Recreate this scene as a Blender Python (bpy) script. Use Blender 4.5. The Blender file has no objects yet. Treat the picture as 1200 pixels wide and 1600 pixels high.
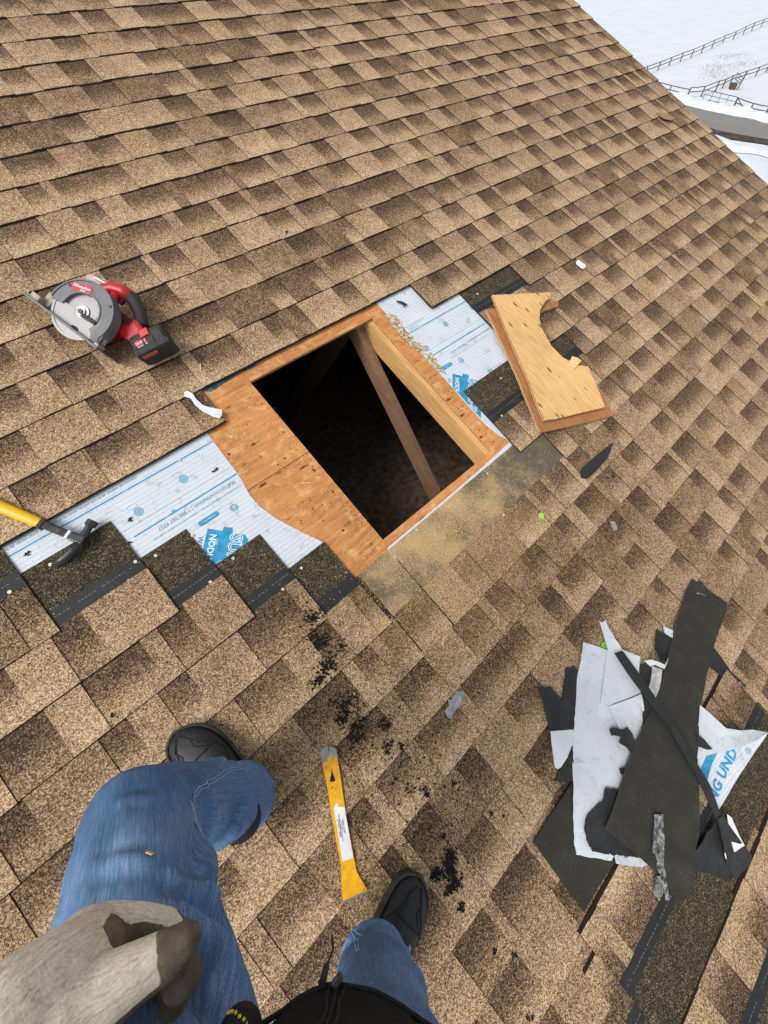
import bpy, bmesh, math, random
from mathutils import Vector, Matrix, noise
import numpy as np

# ------------------------------------------------------------------ camera, sky, light, exposure
scene = bpy.context.scene
COL = scene.collection
TH = math.radians(22.62)                    # 5-in-12 roof
E = 0.143                                   # shingle exposure
GZ = -9.685                                 # snow level below the roof
cam_d = bpy.data.cameras.new('camera')
cam_d.sensor_fit = 'HORIZONTAL'
cam_d.sensor_width = 36.0
cam_d.lens = 634.72 / 1200 * 36
cam_d.clip_start = 0.01
cam_d.clip_end = 3000
cam = bpy.data.objects.new('camera', cam_d)
COL.objects.link(cam)
cam.matrix_world = Matrix(((0.72344, 0.56969, -0.38998, 0.0),
                           (-0.69010, 0.58043, -0.43229, -2.58112),
                           (-0.01992, 0.58185, 0.81305, 0.31484),
                           (0, 0, 0, 1)))
scene.camera = cam

SUN_DIR = Vector((-0.60, 0.02, 0.78)).normalized()
world = bpy.data.worlds.new('World')
scene.world = world
world.use_nodes = True
wn, wl = world.node_tree.nodes, world.node_tree.links
wn.clear()
sky = wn.new('ShaderNodeTexSky'); sky.sky_type = 'NISHITA'; sky.sun_disc = False
sky.sun_elevation = math.asin(SUN_DIR.z); sky.sun_rotation = math.atan2(SUN_DIR.x, SUN_DIR.y)
sky.air_density = 1.0; sky.dust_density = 4.0
hsv = wn.new('ShaderNodeHueSaturation'); hsv.inputs['Saturation'].default_value = 0.22
bg = wn.new('ShaderNodeBackground'); bg.inputs['Strength'].default_value = 0.15
wo = wn.new('ShaderNodeOutputWorld')
wl.new(sky.outputs[0], hsv.inputs['Color']); wl.new(hsv.outputs[0], bg.inputs['Color']); wl.new(bg.outputs[0], wo.inputs['Surface'])
sun_d = bpy.data.lights.new('sun', 'SUN'); sun_d.energy = 1.5; sun_d.angle = math.radians(26); sun_d.color = (1.0, 0.96, 0.9)
sun = bpy.data.objects.new('sun', sun_d); COL.objects.link(sun)
sun.rotation_euler = SUN_DIR.to_track_quat('Z', 'Y').to_euler()
vs = scene.view_settings
scene.display_settings.display_device = 'sRGB'
vs.view_transform = 'Standard'; vs.look = 'None'; vs.exposure = 0.14; vs.gamma = 1.0; vs.use_curve_mapping = False

RF = Matrix.Rotation(TH, 4, 'X')            # roof frame: x along the courses, y up the slope, z out of the roof

# ------------------------------------------------------------------ node helpers
class NT:
    def __init__(s, name, rough=0.8, spec=0.3, metal=0.0):
        s.m = bpy.data.materials.new(name); s.m.use_nodes = True
        s.t = s.m.node_tree; s.b = s.t.nodes['Principled BSDF']
        s.b.inputs['Roughness'].default_value = rough
        s.b.inputs['Specular IOR Level'].default_value = spec
        s.b.inputs['Metallic'].default_value = metal
        s.co = None
    def n(s, typ, props=None, **ins):
        nd = s.t.nodes.new('ShaderNode' + typ)
        for k, v in (props or {}).items(): setattr(nd, k, v)
        for k, v in ins.items(): s.set(nd, k, v)
        return nd
    def set(s, nd, k, v):
        key = int(k[1:]) if k[0] == '_' and k[1:].isdigit() else k.replace('__', ' ')
        sock = nd.inputs[key]
        if hasattr(v, 'is_output'): s.t.links.new(v, sock)
        else: sock.default_value = v
    def coord(s, scale=None, rot=None):
        if s.co is None: s.co = s.n('TexCoord').outputs['Object']
        if scale is None: return s.co
        mp = s.n('Mapping', Vector=s.co); mp.inputs['Scale'].default_value = scale
        if rot: mp.inputs['Rotation'].default_value = rot
        return mp.outputs[0]
    def math(s, op, a, b=0.0, c=0.0, clamp=False):
        nd = s.n('Math', {'operation': op, 'use_clamp': clamp}, _0=a, _1=b, _2=c); return nd.outputs[0]
    def noise(s, sc, detail=2.0, vec=None, rough=0.5):
        nd = s.n('TexNoise', Vector=vec if vec is not None else s.coord(), Scale=sc, Detail=detail, Roughness=rough); return nd.outputs['Fac']
    def vor(s, sc, vec=None, feat='F1', rnd=1.0):
        return s.n('TexVoronoi', {'feature': feat}, Vector=vec if vec is not None else s.coord(), Scale=sc, Randomness=rnd)
    def ramp(s, fac, stops, interp='LINEAR'):
        nd = s.n('ValToRGB', Fac=fac); cr = nd.color_ramp; cr.interpolation = interp
        while len(cr.elements) < len(stops): cr.elements.new(0.5)
        for el, (p, c) in zip(cr.elements, stops):
            el.position = p; el.color = (c, c, c, 1) if isinstance(c, float) else (*c, 1)
        return nd.outputs['Color']
    def mix(s, f, a, b, blend='MIX'):
        nd = s.n('Mix', {'data_type': 'RGBA', 'blend_type': blend})
        for k, v in ((0, f), (6, a), (7, b)):
            if hasattr(v, 'is_output'): s.t.links.new(v, nd.inputs[k])
            else: nd.inputs[k].default_value = v if k == 0 else (*v, 1)
        return nd.outputs[2]
    def sepc(s, c):
        return s.n('SeparateColor', Color=c).outputs
    def color(s, c):
        if hasattr(c, 'is_output'): s.t.links.new(c, s.b.inputs['Base Color'])
        else: s.b.inputs['Base Color'].default_value = (*c, 1)
        return s
    def bump(s, h, strength=0.3, dist=0.002):
        nd = s.n('Bump', Height=h); nd.inputs['Strength'].default_value = strength; nd.inputs['Distance'].default_value = dist
        s.t.links.new(nd.outputs[0], s.b.inputs['Normal']); return s

def simple(name, c, rough=0.6, spec=0.4, metal=0.0, var=0.25, sc=60.0, bump=0.0, dirt=None):
    t = NT(name, rough, spec, metal)
    n1 = t.noise(sc, 4.0)
    lo = tuple(x * (1 - var) for x in c); hi = tuple(min(1, x * (1 + var)) for x in c)
    col = t.ramp(n1, [(0.3, lo), (0.7, hi)])
    if dirt:
        n2 = t.noise(sc * 0.6, 6.0, rough=0.7)
        col = t.mix(t.ramp(n2, [(dirt[1], 0.0), (dirt[1] + 0.12, 1.0)]), col, dirt[0])
    t.color(col)
    if bump: t.bump(n1, bump, 0.001)
    return t.m

M = {}
# granulated shingle: corner attribute sh = (tone, printed shadow band, position across the exposure, dark cut edge with painted shadow lip)
t = NT('shingle_granules', 0.92, 0.15)
at = t.n('Attribute', {'attribute_name': 'sh'})
tone, grad, tt = t.sepc(at.outputs['Color'])[:3]
cell = t.vor(470.0)
c1 = t.sepc(cell.outputs['Color'])[0]
c2 = t.sepc(t.vor(250.0).outputs['Color'])[1]
big = t.noise(7.0, 3.0)
mid = t.noise(45.0, 2.0)
val = t.math('ADD', t.math('MULTIPLY', c1, 0.58), t.math('MULTIPLY', c2, 0.22))
val = t.math('ADD', t.math('ADD', val, t.math('MULTIPLY', mid, 0.18)), -0.012)
stain = t.ramp(t.noise(2.3, 5.0, rough=0.7), [(0.52, 0.0), (0.72, 0.10)])
band = t.math('MULTIPLY', grad, t.n('MapRange', {'interpolation_type': 'SMOOTHSTEP'}, Value=t.math('ADD', tt, t.math('MULTIPLY', t.math('SUBTRACT', mid, 0.5), 0.35)), _1=0.12, _2=0.78, _3=0.0, _4=1.0).outputs[0])
sh = t.math('ADD', t.math('MULTIPLY', t.math('SUBTRACT', tone, 0.5), 0.62), t.math('MULTIPLY', band, -0.34))
sh = t.math('SUBTRACT', t.math('ADD', sh, t.math('MULTIPLY', t.math('SUBTRACT', big, 0.5), 0.20)), stain)
gcol = t.ramp(t.math('ADD', val, sh, clamp=True), [(0.0, (0.030, 0.019, 0.014)), (0.18, (0.084, 0.054, 0.036)), (0.40, (0.225, 0.147, 0.086)), (0.62, (0.475, 0.325, 0.180)), (0.85, (0.70, 0.540, 0.340)), (1.0, (0.80, 0.66, 0.46))])
# sawdust that fell below the opening
sx = t.n('SeparateXYZ', Vector=t.coord()).outputs
dx = t.math('MULTIPLY', t.math('SUBTRACT', sx[0], 0.66), 2.2); dy = t.math('MULTIPLY', t.math('ADD', sx[1], 2.36), 3.6)
dist = t.math('SQRT', t.math('ADD', t.math('MULTIPLY', dx, dx), t.math('MULTIPLY', dy, dy)))
dmask = t.math('MULTIPLY', t.n('MapRange', {}, Value=t.math('ADD', dist, t.math('MULTIPLY', t.noise(9.0, 4.0), 1.2)), _1=0.55, _2=1.75, _3=1.0, _4=0.0).outputs[0], t.ramp(t.noise(220.0, 2.0), [(0.36, 0.0), (0.56, 1.0)]))
gcol = t.mix(t.math('MULTIPLY', dmask, 0.55), gcol, (0.62, 0.42, 0.17))
gcol = t.mix(at.outputs['Alpha'], gcol, (0.034, 0.025, 0.020))
t.color(gcol).bump(cell.outputs['Distance'], 0.6, 0.0014)
M['shingle'] = t.m
def headlap(name, dust):
    t = NT(name, 0.92, 0.2)
    cell = t.vor(480.0); c1 = t.sepc(cell.outputs['Color'])[0]
    v = t.math('ADD', t.math('MULTIPLY', c1, 0.8), t.math('MULTIPLY', t.noise(30.0, 3.0), 0.28))
    col = t.ramp(v, [(0.0, (0.012, 0.011, 0.009)), (0.5, (0.028, 0.025, 0.017)), (0.74, (0.070, 0.055, 0.032)), (0.88, (0.19, 0.14, 0.08)), (1.0, (0.40, 0.30, 0.18))])
    if dust:
        big = t.noise(6.5, 5.0, rough=0.65); fine = t.noise(420.0, 3.0)
        sx = t.n('SeparateXYZ', Vector=t.coord()).outputs
        dx = t.math('ABSOLUTE', t.math('SUBTRACT', sx[0], 0.66))
        m = t.math('SUBTRACT', t.math('ADD', big, 0.17), t.math('MULTIPLY', dx, 0.62), clamp=True)
        f = t.math('ADD', t.math('MULTIPLY', t.math('SUBTRACT', m, 0.42), 3.6), t.math('MULTIPLY', t.math('SUBTRACT', fine, 0.45), 2.6), clamp=True)
        col = t.mix(t.math('MULTIPLY', f, 0.72), t.mix(0.5, col, (0.165, 0.150, 0.118)), (0.62, 0.44, 0.21))
    t.color(col).bump(cell.outputs['Distance'], 0.6, 0.0014)
    return t.m
M['head'] = headlap('headlap_granules', False)
M['head_dust'] = headlap('headlap_granules_with_sawdust', True)
def asphalt(name, c, rough=0.75):
    t = NT(name, rough, 0.35)
    v = t.noise(240.0, 3.0); w = t.noise(14.0, 4.0)
    col = t.ramp(t.math('ADD', t.math('MULTIPLY', v, 0.6), t.math('MULTIPLY', w, 0.4)), [(0.3, tuple(x * 0.55 for x in c)), (0.55, c), (0.72, tuple(min(1, x * 1.9) for x in c))])
    vv = t.vor(330.0); sp = t.sepc(vv.outputs['Color'])[0]
    col = t.mix(t.math('MULTIPLY', t.ramp(sp, [(0.975, 0.0), (0.985, 0.6)]), t.ramp(vv.outputs['Distance'], [(0.2, 1.0), (0.4, 0.0)])), col, (0.20, 0.18, 0.14))
    t.color(col).bump(v, 0.35, 0.001); return t.m
M['strip'] = asphalt('asphalt_nail_strip', (0.019, 0.019, 0.020), 0.65)
M['back'] = asphalt('shingle_back', (0.034, 0.033, 0.026), 0.9)
M['tar'] = asphalt('tar_scrap', (0.024, 0.025, 0.027), 0.7)
# underlayment: woven white sheet, horizontal ribs
def underlay(name, ribs, smudge):
    t = NT(name, 0.5, 0.4)
    sx = t.n('SeparateXYZ', Vector=t.coord()).outputs
    rib = t.n('TexWave', {'wave_type': 'BANDS', 'bands_direction': 'Y'}, Vector=t.coord(), Scale=22.0, Distortion=0.6, Detail=1.0).outputs['Fac']
    rx = t.n('TexWave', {'wave_type': 'BANDS', 'bands_direction': 'X'}, Vector=t.coord(), Scale=45.0, Distortion=0.3).outputs['Fac']
    base = t.mix(t.noise(10.0, 4.0), (0.55, 0.60, 0.66), (0.68, 0.72, 0.76))
    if ribs:
        base = t.mix(t.ramp(rib, [(0.0, 0.55), (0.35, 0.0)]), base, (0.42, 0.50, 0.60))
        base = t.mix(t.ramp(rx, [(0.0, 0.14), (0.3, 0.0)]), base, (0.4, 0.48, 0.58))
    d = t.noise(26.0, 6.0, rough=0.75)
    base = t.mix(t.math('MULTIPLY', t.ramp(d, [(0.56, 0.0), (0.68, 1.0)]), smudge), base, (0.30, 0.22, 0.15))
    d2 = t.noise(210.0, 4.0, rough=0.7); d3 = t.noise(9.0, 3.0)
    base = t.mix(t.math('MULTIPLY', t.math('MULTIPLY', t.ramp(d2, [(0.58, 0.0), (0.68, 1.0)]), t.ramp(d3, [(0.40, 0.0), (0.62, 1.0)])), smudge * 1.5), base, (0.20, 0.17, 0.14))
    t.color(base).bump(t.math('ADD', rib, t.math('MULTIPLY', t.noise(6.0, 3.0), 3.0)), 0.25, 0.0015)
    return t.m
M['under'] = underlay('woven_underlayment', True, 0.5)
M['paper'] = underlay('underlayment_back', False, 0.45)
M['blue'] = simple('blue_print', (0.030, 0.27, 0.47), 0.5, 0.3, var=0.25, sc=50, dirt=((0.5, 0.58, 0.64), 0.60))
M['teal'] = simple('teal_edge', (0.03, 0.10, 0.14), 0.5, 0.4, var=0.8, sc=60, dirt=((0.55, 0.6, 0.62), 0.6))
M['blue_ink'] = simple('blue_ink', (0.09, 0.26, 0.40), 0.5, 0.3, var=0.3, sc=90)
M['white_print'] = simple('white_print', (0.70, 0.74, 0.78), 0.5, 0.3, var=0.06)
def wood(name, c1, c2, axis=(1, 14, 14), knots=True, pits=0.0, rot=None, scuff=None, pit_scale=34.0):
    t = NT(name, 0.72, 0.25)
    vec = t.coord(axis, rot)
    g = t.noise(6.0, 6.0, vec, 0.62)
    f = t.noise(60.0, 2.0, vec)
    v = t.math('ADD', t.math('MULTIPLY', g, 0.75), t.math('MULTIPLY', f, 0.25))
    mid = tuple((a + b) / 2 for a, b in zip(c1, c2))
    col = t.ramp(v, [(0.34, c1), (0.5, mid), (0.66, c2)])
    col = t.mix(t.ramp(t.noise(3.0, 3.0), [(0.35, 0.0), (0.75, 0.4)]), col, tuple(x * 1.25 for x in c2))
    if knots:
        k = t.vor(5.5, t.coord(tuple(0.35 + 0.65 * min(1.0, a / 14 + 0.35) for a in axis), rot)).outputs['Distance']
        ring = t.math('ADD', k, t.math('MULTIPLY', g, 0.05))
        col = t.mix(t.ramp(ring, [(0.055, 1.0), (0.10, 0.0)]), col, tuple(x * 0.35 for x in c1))
    if pits:
        p = t.sepc(t.vor(pit_scale, t.coord(tuple(0.3 if a == min(axis) else 1.0 for a in axis), rot)).outputs['Color'])
        pd = t.vor(pit_scale, t.coord(tuple(0.3 if a == min(axis) else 1.0 for a in axis), rot)).outputs['Distance']
        msk = t.math('MULTIPLY', t.ramp(p[0], [(1 - pits, 0.0), (1 - pits + 0.02, 1.0)]), t.ramp(pd, [(0.18, 1.0), (0.3, 0.0)]))
        col = t.mix(t.math('MULTIPLY', msk, 0.85), col, tuple(x * 0.12 for x in c1))
    if scuff:
        s2 = t.noise(30.0, 5.0, rough=0.7)
        col = t.mix(t.math('MULTIPLY', t.ramp(s2, [(0.52, 0.0), (0.66, 1.0)]), 0.6), col, scuff)
    t.color(col).bump(v, 0.3, 0.0015)
    return t.m
M['ply'] = wood('reddish_plywood', (0.31, 0.115, 0.040), (0.62, 0.285, 0.095), (2.0, 14, 14), True, 0.22, scuff=(0.74, 0.46, 0.20), pit_scale=46.0)
t = NT('plywood_cut_edge', 0.8, 0.2)
sx = t.n('SeparateXYZ', Vector=t.coord()).outputs
pl = t.n('TexNoise', {'noise_dimensions': '1D'}, W=sx[2], Scale=420.0, Detail=0.0).outputs['Fac']; pn = t.noise(90.0, 4.0)
t.color(t.ramp(t.math('ADD', t.math('MULTIPLY', pl, 0.7), t.math('MULTIPLY', pn, 0.3)), [(0.36, (0.20, 0.10, 0.045)), (0.5, (0.44, 0.25, 0.11)), (0.62, (0.70, 0.47, 0.23))])).bump(pn, 0.5, 0.002); M['ply_cut'] = t.m
M['ply_pale'] = wood('pale_plywood', (0.50, 0.275, 0.095), (0.76, 0.49, 0.215), (14, 2.0, 14), True, 0.30, rot=(0, 0, math.radians(28)), pit_scale=48.0)
M['ply_brown'] = wood('brown_plywood', (0.22, 0.085, 0.034), (0.44, 0.195, 0.075), (14, 2.0, 14), True, 0.08, rot=(0, 0, math.radians(28)))
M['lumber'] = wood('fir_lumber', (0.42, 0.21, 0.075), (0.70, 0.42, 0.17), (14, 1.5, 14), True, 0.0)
M['lumber_dark'] = wood('shaded_lumber', (0.15, 0.085, 0.045), (0.29, 0.18, 0.10), (14, 1.5, 14), False, 0.0)  # attic shade put into the lumber colour of the front web
M['lumber_shade'] = wood('deep_shaded_lumber', (0.07, 0.045, 0.03), (0.12, 0.08, 0.05), (14, 1.5, 14), False, 0.0)  # deeper copy, attic gloom darkened into the colour of the far webs
M['chip'] = simple('wood_chip', (0.72, 0.50, 0.24), 0.8, 0.2, var=0.2, sc=200)
M['nail'] = simple('nail_head', (0.62, 0.54, 0.42), 0.45, 0.5, 0.3, var=0.25, sc=300)
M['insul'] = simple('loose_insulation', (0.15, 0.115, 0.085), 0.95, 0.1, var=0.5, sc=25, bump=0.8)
M['green'] = simple('green_plastic', (0.30, 0.78, 0.04), 0.4, 0.5, var=0.08)
M['white_plastic'] = simple('white_scrap', (0.76, 0.78, 0.80), 0.5, 0.4, var=0.1, sc=30)
M['grey_scrap'] = simple('grey_scrap', (0.27, 0.27, 0.29), 0.5, 0.5, var=0.35, sc=70)
M['silver'] = simple('tarnished_tape', (0.24, 0.24, 0.24), 0.4, 0.6, 0.2, var=0.85, sc=110, dirt=((0.02, 0.02, 0.02), 0.47))
M['clear'] = simple('milky_film', (0.42, 0.42, 0.41), 0.3, 0.6, var=0.4, sc=60)
M['tar_crumb'] = simple('tar_crumb', (0.010, 0.010, 0.010), 0.8, 0.25, var=0.4, sc=200)
M['dust'] = simple('sawdust_flake', (0.70, 0.48, 0.22), 0.9, 0.1, var=0.2, sc=300)
M['siding'] = simple('painted_siding', (0.42, 0.38, 0.32), 0.7, 0.3, var=0.08, sc=8)
M['trim'] = simple('rake_trim', (0.24, 0.19, 0.15), 0.6, 0.3, var=0.15, sc=20)
M['yellow'] = simple('yellow_enamel', (0.84, 0.42, 0.012), 0.38, 0.5, var=0.15, sc=70, dirt=((0.13, 0.055, 0.014), 0.585))
M['yellow_grip'] = simple('yellow_fiberglass', (0.86, 0.47, 0.008), 0.42, 0.5, var=0.1, sc=25)
M['rubber'] = simple('black_rubber', (0.022, 0.022, 0.024), 0.6, 0.4, var=0.3, sc=80)
M['grip'] = simple('charcoal_grip', (0.035, 0.035, 0.038), 0.7, 0.35, var=0.25, sc=150, bump=0.3)
M['steel'] = simple('bright_steel', (0.36, 0.36, 0.36), 0.45, 0.5, 0.6, var=0.2, sc=60)
M['steel_dark'] = simple('dark_forged_steel', (0.055, 0.057, 0.062), 0.42, 0.6, 0.6, var=0.35, sc=60)
M['tool_grey'] = simple('grey_painted_metal', (0.125, 0.13, 0.138), 0.5, 0.5, 0.1, var=0.15, sc=40, dirt=((0.26, 0.235, 0.19), 0.60))
M['tool_red'] = simple('red_tool_plastic', (0.50, 0.018, 0.022), 0.38, 0.5, var=0.18, sc=20)
M['tool_red_print'] = simple('red_badge', (0.55, 0.02, 0.03), 0.4, 0.4, var=0.08)
t = NT('brushed_guard', 0.45, 0.5, 0.45)
sx = t.n('SeparateXYZ', Vector=t.coord()).outputs; rd = t.math('SQRT', t.math('ADD', t.math('MULTIPLY', sx[0], sx[0]), t.math('MULTIPLY', sx[1], sx[1])))
bw = t.n('TexNoise', {'noise_dimensions': '1D'}, W=rd, Scale=700.0, Detail=2.0).outputs['Fac']
t.color(t.mix(t.ramp(t.noise(30.0, 5.0, rough=0.7), [(0.5, 0.0), (0.7, 0.5)]), t.ramp(bw, [(0.3, (0.20, 0.205, 0.21)), (0.7, (0.36, 0.36, 0.36))]), (0.30, 0.27, 0.22))); M['guard'] = t.m
M['dusty'] = simple('dusty_casting', (0.42, 0.37, 0.29), 0.8, 0.3, var=0.35, sc=50)
M['orange'] = simple('orange_strip', (0.45, 0.10, 0.04), 0.6, 0.3, var=0.2)
t = NT('denim', 0.88, 0.15)
duv = t.n('Attribute', {'attribute_name': 'weave'}).outputs['Vector']
def dn_(sx_, sy_, det=2.0):
    mp = t.n('Mapping', Vector=duv); mp.inputs['Scale'].default_value = (sx_, sy_, 1); return t.noise(1.0, det, mp.outputs[0])
tw = t.math('ADD', t.math('MULTIPLY', dn_(900.0, 45.0), 0.6), t.math('MULTIPLY', dn_(320.0, 9.0), 0.4)); tw2 = dn_(900.0, 900.0)
wv = t.noise(5.0, 4.0)
v = t.math('ADD', t.math('ADD', t.math('MULTIPLY', tw, 0.42), t.math('MULTIPLY', tw2, 0.30)), t.math('MULTIPLY', wv, 0.30))
dcol = t.ramp(v, [(0.34, (0.026, 0.064, 0.148)), (0.50, (0.094, 0.182, 0.338)), (0.66, (0.27, 0.40, 0.56))])
dirt = t.noise(13.0, 6.0, rough=0.7)
dcol = t.mix(t.math('MULTIPLY', t.ramp(dirt, [(0.54, 0.0), (0.72, 1.0)]), 0.6), dcol, (0.075, 0.065, 0.055))
t.color(dcol).bump(v, 0.35, 0.0015); M['denim'] = t.m
M['stitch'] = simple('denim_stitch', (0.26, 0.36, 0.50), 0.8, 0.2, var=0.3, sc=200)
M['jacket'] = simple('black_softshell', (0.0085, 0.009, 0.010), 0.85, 0.2, var=0.3, sc=120, bump=0.2)
M['jacket_trim'] = simple('black_zip_tape', (0.0115, 0.0115, 0.0125), 0.7, 0.3, var=0.3, sc=200)
M['yarn'] = simple('yellow_stitching', (0.62, 0.50, 0.06), 0.7, 0.3, var=0.1)
def knit(name, coated):
    t = NT(name, 0.95, 0.1)
    kat = t.n('Attribute', {'attribute_name': 'weave'}).outputs['Vector']; kmp = t.n('Mapping', Vector=kat); kmp.inputs['Scale'].default_value = (620.0, 110.0, 1.0)
    kr = t.noise(1.0, 2.0, kmp.outputs[0]) if coated else t.noise(300.0, 2.0); kn = t.noise(520.0, 2.0); kb = t.noise(22.0, 5.0)
    kv = t.math('ADD', t.math('ADD', t.math('MULTIPLY', kr, 0.45), t.math('MULTIPLY', kn, 0.30)), t.math('MULTIPLY', kb, 0.25))
    col = t.ramp(kv, [(0.30, (0.40, 0.335, 0.25)), (0.5, (0.70, 0.62, 0.50)), (0.70, (0.88, 0.82, 0.71))])
    if coated:
        at = t.n('Attribute', {'attribute_name': 'coat'})
        f = t.n('MapRange', {'interpolation_type': 'SMOOTHSTEP'}, Value=t.math('ADD', at.outputs['Fac'], t.math('MULTIPLY', t.math('SUBTRACT', t.noise(120.0, 3.0), 0.5), 0.25)), _1=0.47, _2=0.55, _3=0.0, _4=1.0).outputs[0]
        cc = t.ramp(t.noise(40.0, 5.0, rough=0.65), [(0.35, (0.095, 0.076, 0.056)), (0.65, (0.20, 0.165, 0.125))])
        col = t.mix(f, col, cc)
    t.color(col).bump(kv, 0.6, 0.002); return t.m
M['knit'] = knit('knit_wool', False); M['glove'] = knit('coated_knit_glove', True)
M['cuff'] = simple('striped_cuff', (0.12, 0.12, 0.12), 0.9, 0.1, var=0.4, sc=120)
M['skin'] = simple('skin', (0.55, 0.33, 0.24), 0.55, 0.4, var=0.08)
M['knit_cap'] = simple('dark_knit_cap', (0.03, 0.03, 0.035), 0.95, 0.1, var=0.3, sc=150)
M['boot'] = simple('black_boot_leather', (0.017, 0.018, 0.020), 0.55, 0.4, var=0.3, sc=90, bump=0.3, dirt=((0.06, 0.056, 0.05), 0.62))
M['sole'] = simple('grey_boot_sole', (0.045, 0.044, 0.042), 0.8, 0.3, var=0.3, sc=60, bump=0.3)
t = NT('snow', 0.85, 0.2)
sn = t.noise(0.35, 6.0, rough=0.6); tuft = t.noise(1.6, 6.0, rough=0.75)
patch = t.noise(0.06, 3.0)
scol = t.mix(sn, (0.50, 0.555, 0.61), (0.70, 0.74, 0.78))
tm = t.math('MULTIPLY', t.ramp(tuft, [(0.60, 0.0), (0.70, 1.0)]), t.ramp(patch, [(0.42, 0.0), (0.60, 0.6)]))
scol = t.mix(tm, scol, (0.36, 0.34, 0.32))
t.color(scol).bump(sn, 0.5, 0.3); M['snow'] = t.m
t = NT('road_asphalt', 0.9, 0.2)
t.color(t.mix(t.noise(0.5, 5.0, t.coord((3, 0.25, 1))), (0.18, 0.175, 0.165), (0.24, 0.23, 0.215))); M['road'] = t.m
M['dirt'] = simple('wet_verge', (0.065, 0.048, 0.036), 0.95, 0.2, var=0.6, sc=1.8, bump=0.5)
M['fence'] = simple('weathered_rail', (0.13, 0.105, 0.095), 0.85, 0.2, var=0.25, sc=4)
M['flap'] = simple('torn_shingle', (0.30, 0.20, 0.11), 0.9, 0.2, var=0.5, sc=250)
M['felt'] = simple('torn_felt_residue', (0.40, 0.31, 0.20), 0.95, 0.1, var=0.7, sc=120, bump=0.5, dirt=((0.68, 0.69, 0.68), 0.52))
M['edge_dust'] = simple('sandy_cut_edge', (0.085, 0.072, 0.052), 0.95, 0.1, var=0.5, sc=200)
M['dash'] = simple('faded_thread', (0.23, 0.23, 0.22), 0.8, 0.2, var=0.4, sc=300)
M['block'] = simple('wooden_box', (0.11, 0.08, 0.06), 0.9, 0.2, var=0.3, sc=4)
M['grass'] = simple('dry_brush', (0.16, 0.14, 0.11), 0.95, 0.1, var=0.3, sc=4)

# ------------------------------------------------------------------ object helpers
def link(name, me, mats, parent=None, mw=None, smooth=False):
    if not isinstance(mats, (list, tuple)): mats = [mats]
    if len(me.materials) == 0:
        for m in mats: me.materials.append(m)
    o = bpy.data.objects.new(name, me); COL.objects.link(o)
    if parent is not None: o.parent = parent
    if mw is not None: o.matrix_world = mw
    if smooth:
        me.polygons.foreach_set('use_smooth', [True] * len(me.polygons))
    return o
def tag(o, label=None, cat=None, group=None, kind=None):
    if label: o['label'] = label
    if cat: o['category'] = cat
    if group: o['group'] = group
    if kind: o['kind'] = kind
    return o
def empty(name, mw=None, label=None, cat=None, group=None):
    o = bpy.data.objects.new(name, None); COL.objects.link(o)
    o.empty_display_size = 0.1
    if mw is not None: o.matrix_world = mw
    return tag(o, label, cat, group)
def to_mesh(bm, name='mesh'):
    bmesh.ops.recalc_face_normals(bm, faces=bm.faces)
    me = bpy.data.meshes.new(name); bm.to_mesh(me); bm.free(); return me
def box(bm, c, s, bev=0.0, mat=None, mi=0):
    m = Matrix.Translation(c) @ (mat or Matrix()) @ Matrix.Diagonal((*s, 1))
    r = bmesh.ops.create_cube(bm, size=1.0, matrix=m)
    fs = list({f for v in r['verts'] for f in v.link_faces})
    if bev:
        es = list({e for v in r['verts'] for e in v.link_edges})
        rb = bmesh.ops.bevel(bm, geom=es, offset=bev, segments=2, affect='EDGES', profile=0.6)
        fs = rb['faces'] + [f for f in fs if f.is_valid]
    for f in fs:
        if f.is_valid: f.material_index = mi
def tube(bm, path, rad, seg=12, mi=0, cap=True, flat=1.0):
    path = [Vector(p) for p in path]
    if not isinstance(rad, (list, tuple)): rad = [rad] * len(path)
    rings = []; up = None
    for i, p in enumerate(path):
        d = (path[min(i + 1, len(path) - 1)] - path[max(i - 1, 0)]).normalized()
        if up is None: up = Vector((0, 0, 1)) if abs(d.z) < 0.9 else Vector((0, 1, 0))
        x = d.cross(up).normalized(); y = x.cross(d).normalized(); up = y
        rings.append([bm.verts.new(p + x * math.cos(a) * rad[i] + y * math.sin(a) * rad[i] * flat) for a in (2 * math.pi * j / seg for j in range(seg))])
    for a, b in zip(rings, rings[1:]):
        for j in range(seg):
            f = bm.faces.new((a[j], a[(j + 1) % seg], b[(j + 1) % seg], b[j])); f.material_index = mi
    if cap:
        f = bm.faces.new(rings[0][::-1]); f.material_index = mi
        f = bm.faces.new(rings[-1]); f.material_index = mi
def prism(bm, pts, z0, z1, mi=0, mi_side=None):
    lo = [bm.verts.new((*p[:2], z0)) for p in pts]; hi = [bm.verts.new((*p[:2], z1)) for p in pts]
    n = len(pts)
    f = bm.faces.new(hi); f.material_index = mi
    f = bm.faces.new(lo[::-1]); f.material_index = mi if mi_side is None else mi_side
    for i in range(n):
        f = bm.faces.new((lo[i], lo[(i + 1) % n], hi[(i + 1) % n], hi[i])); f.material_index = mi if mi_side is None else mi_side
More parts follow.
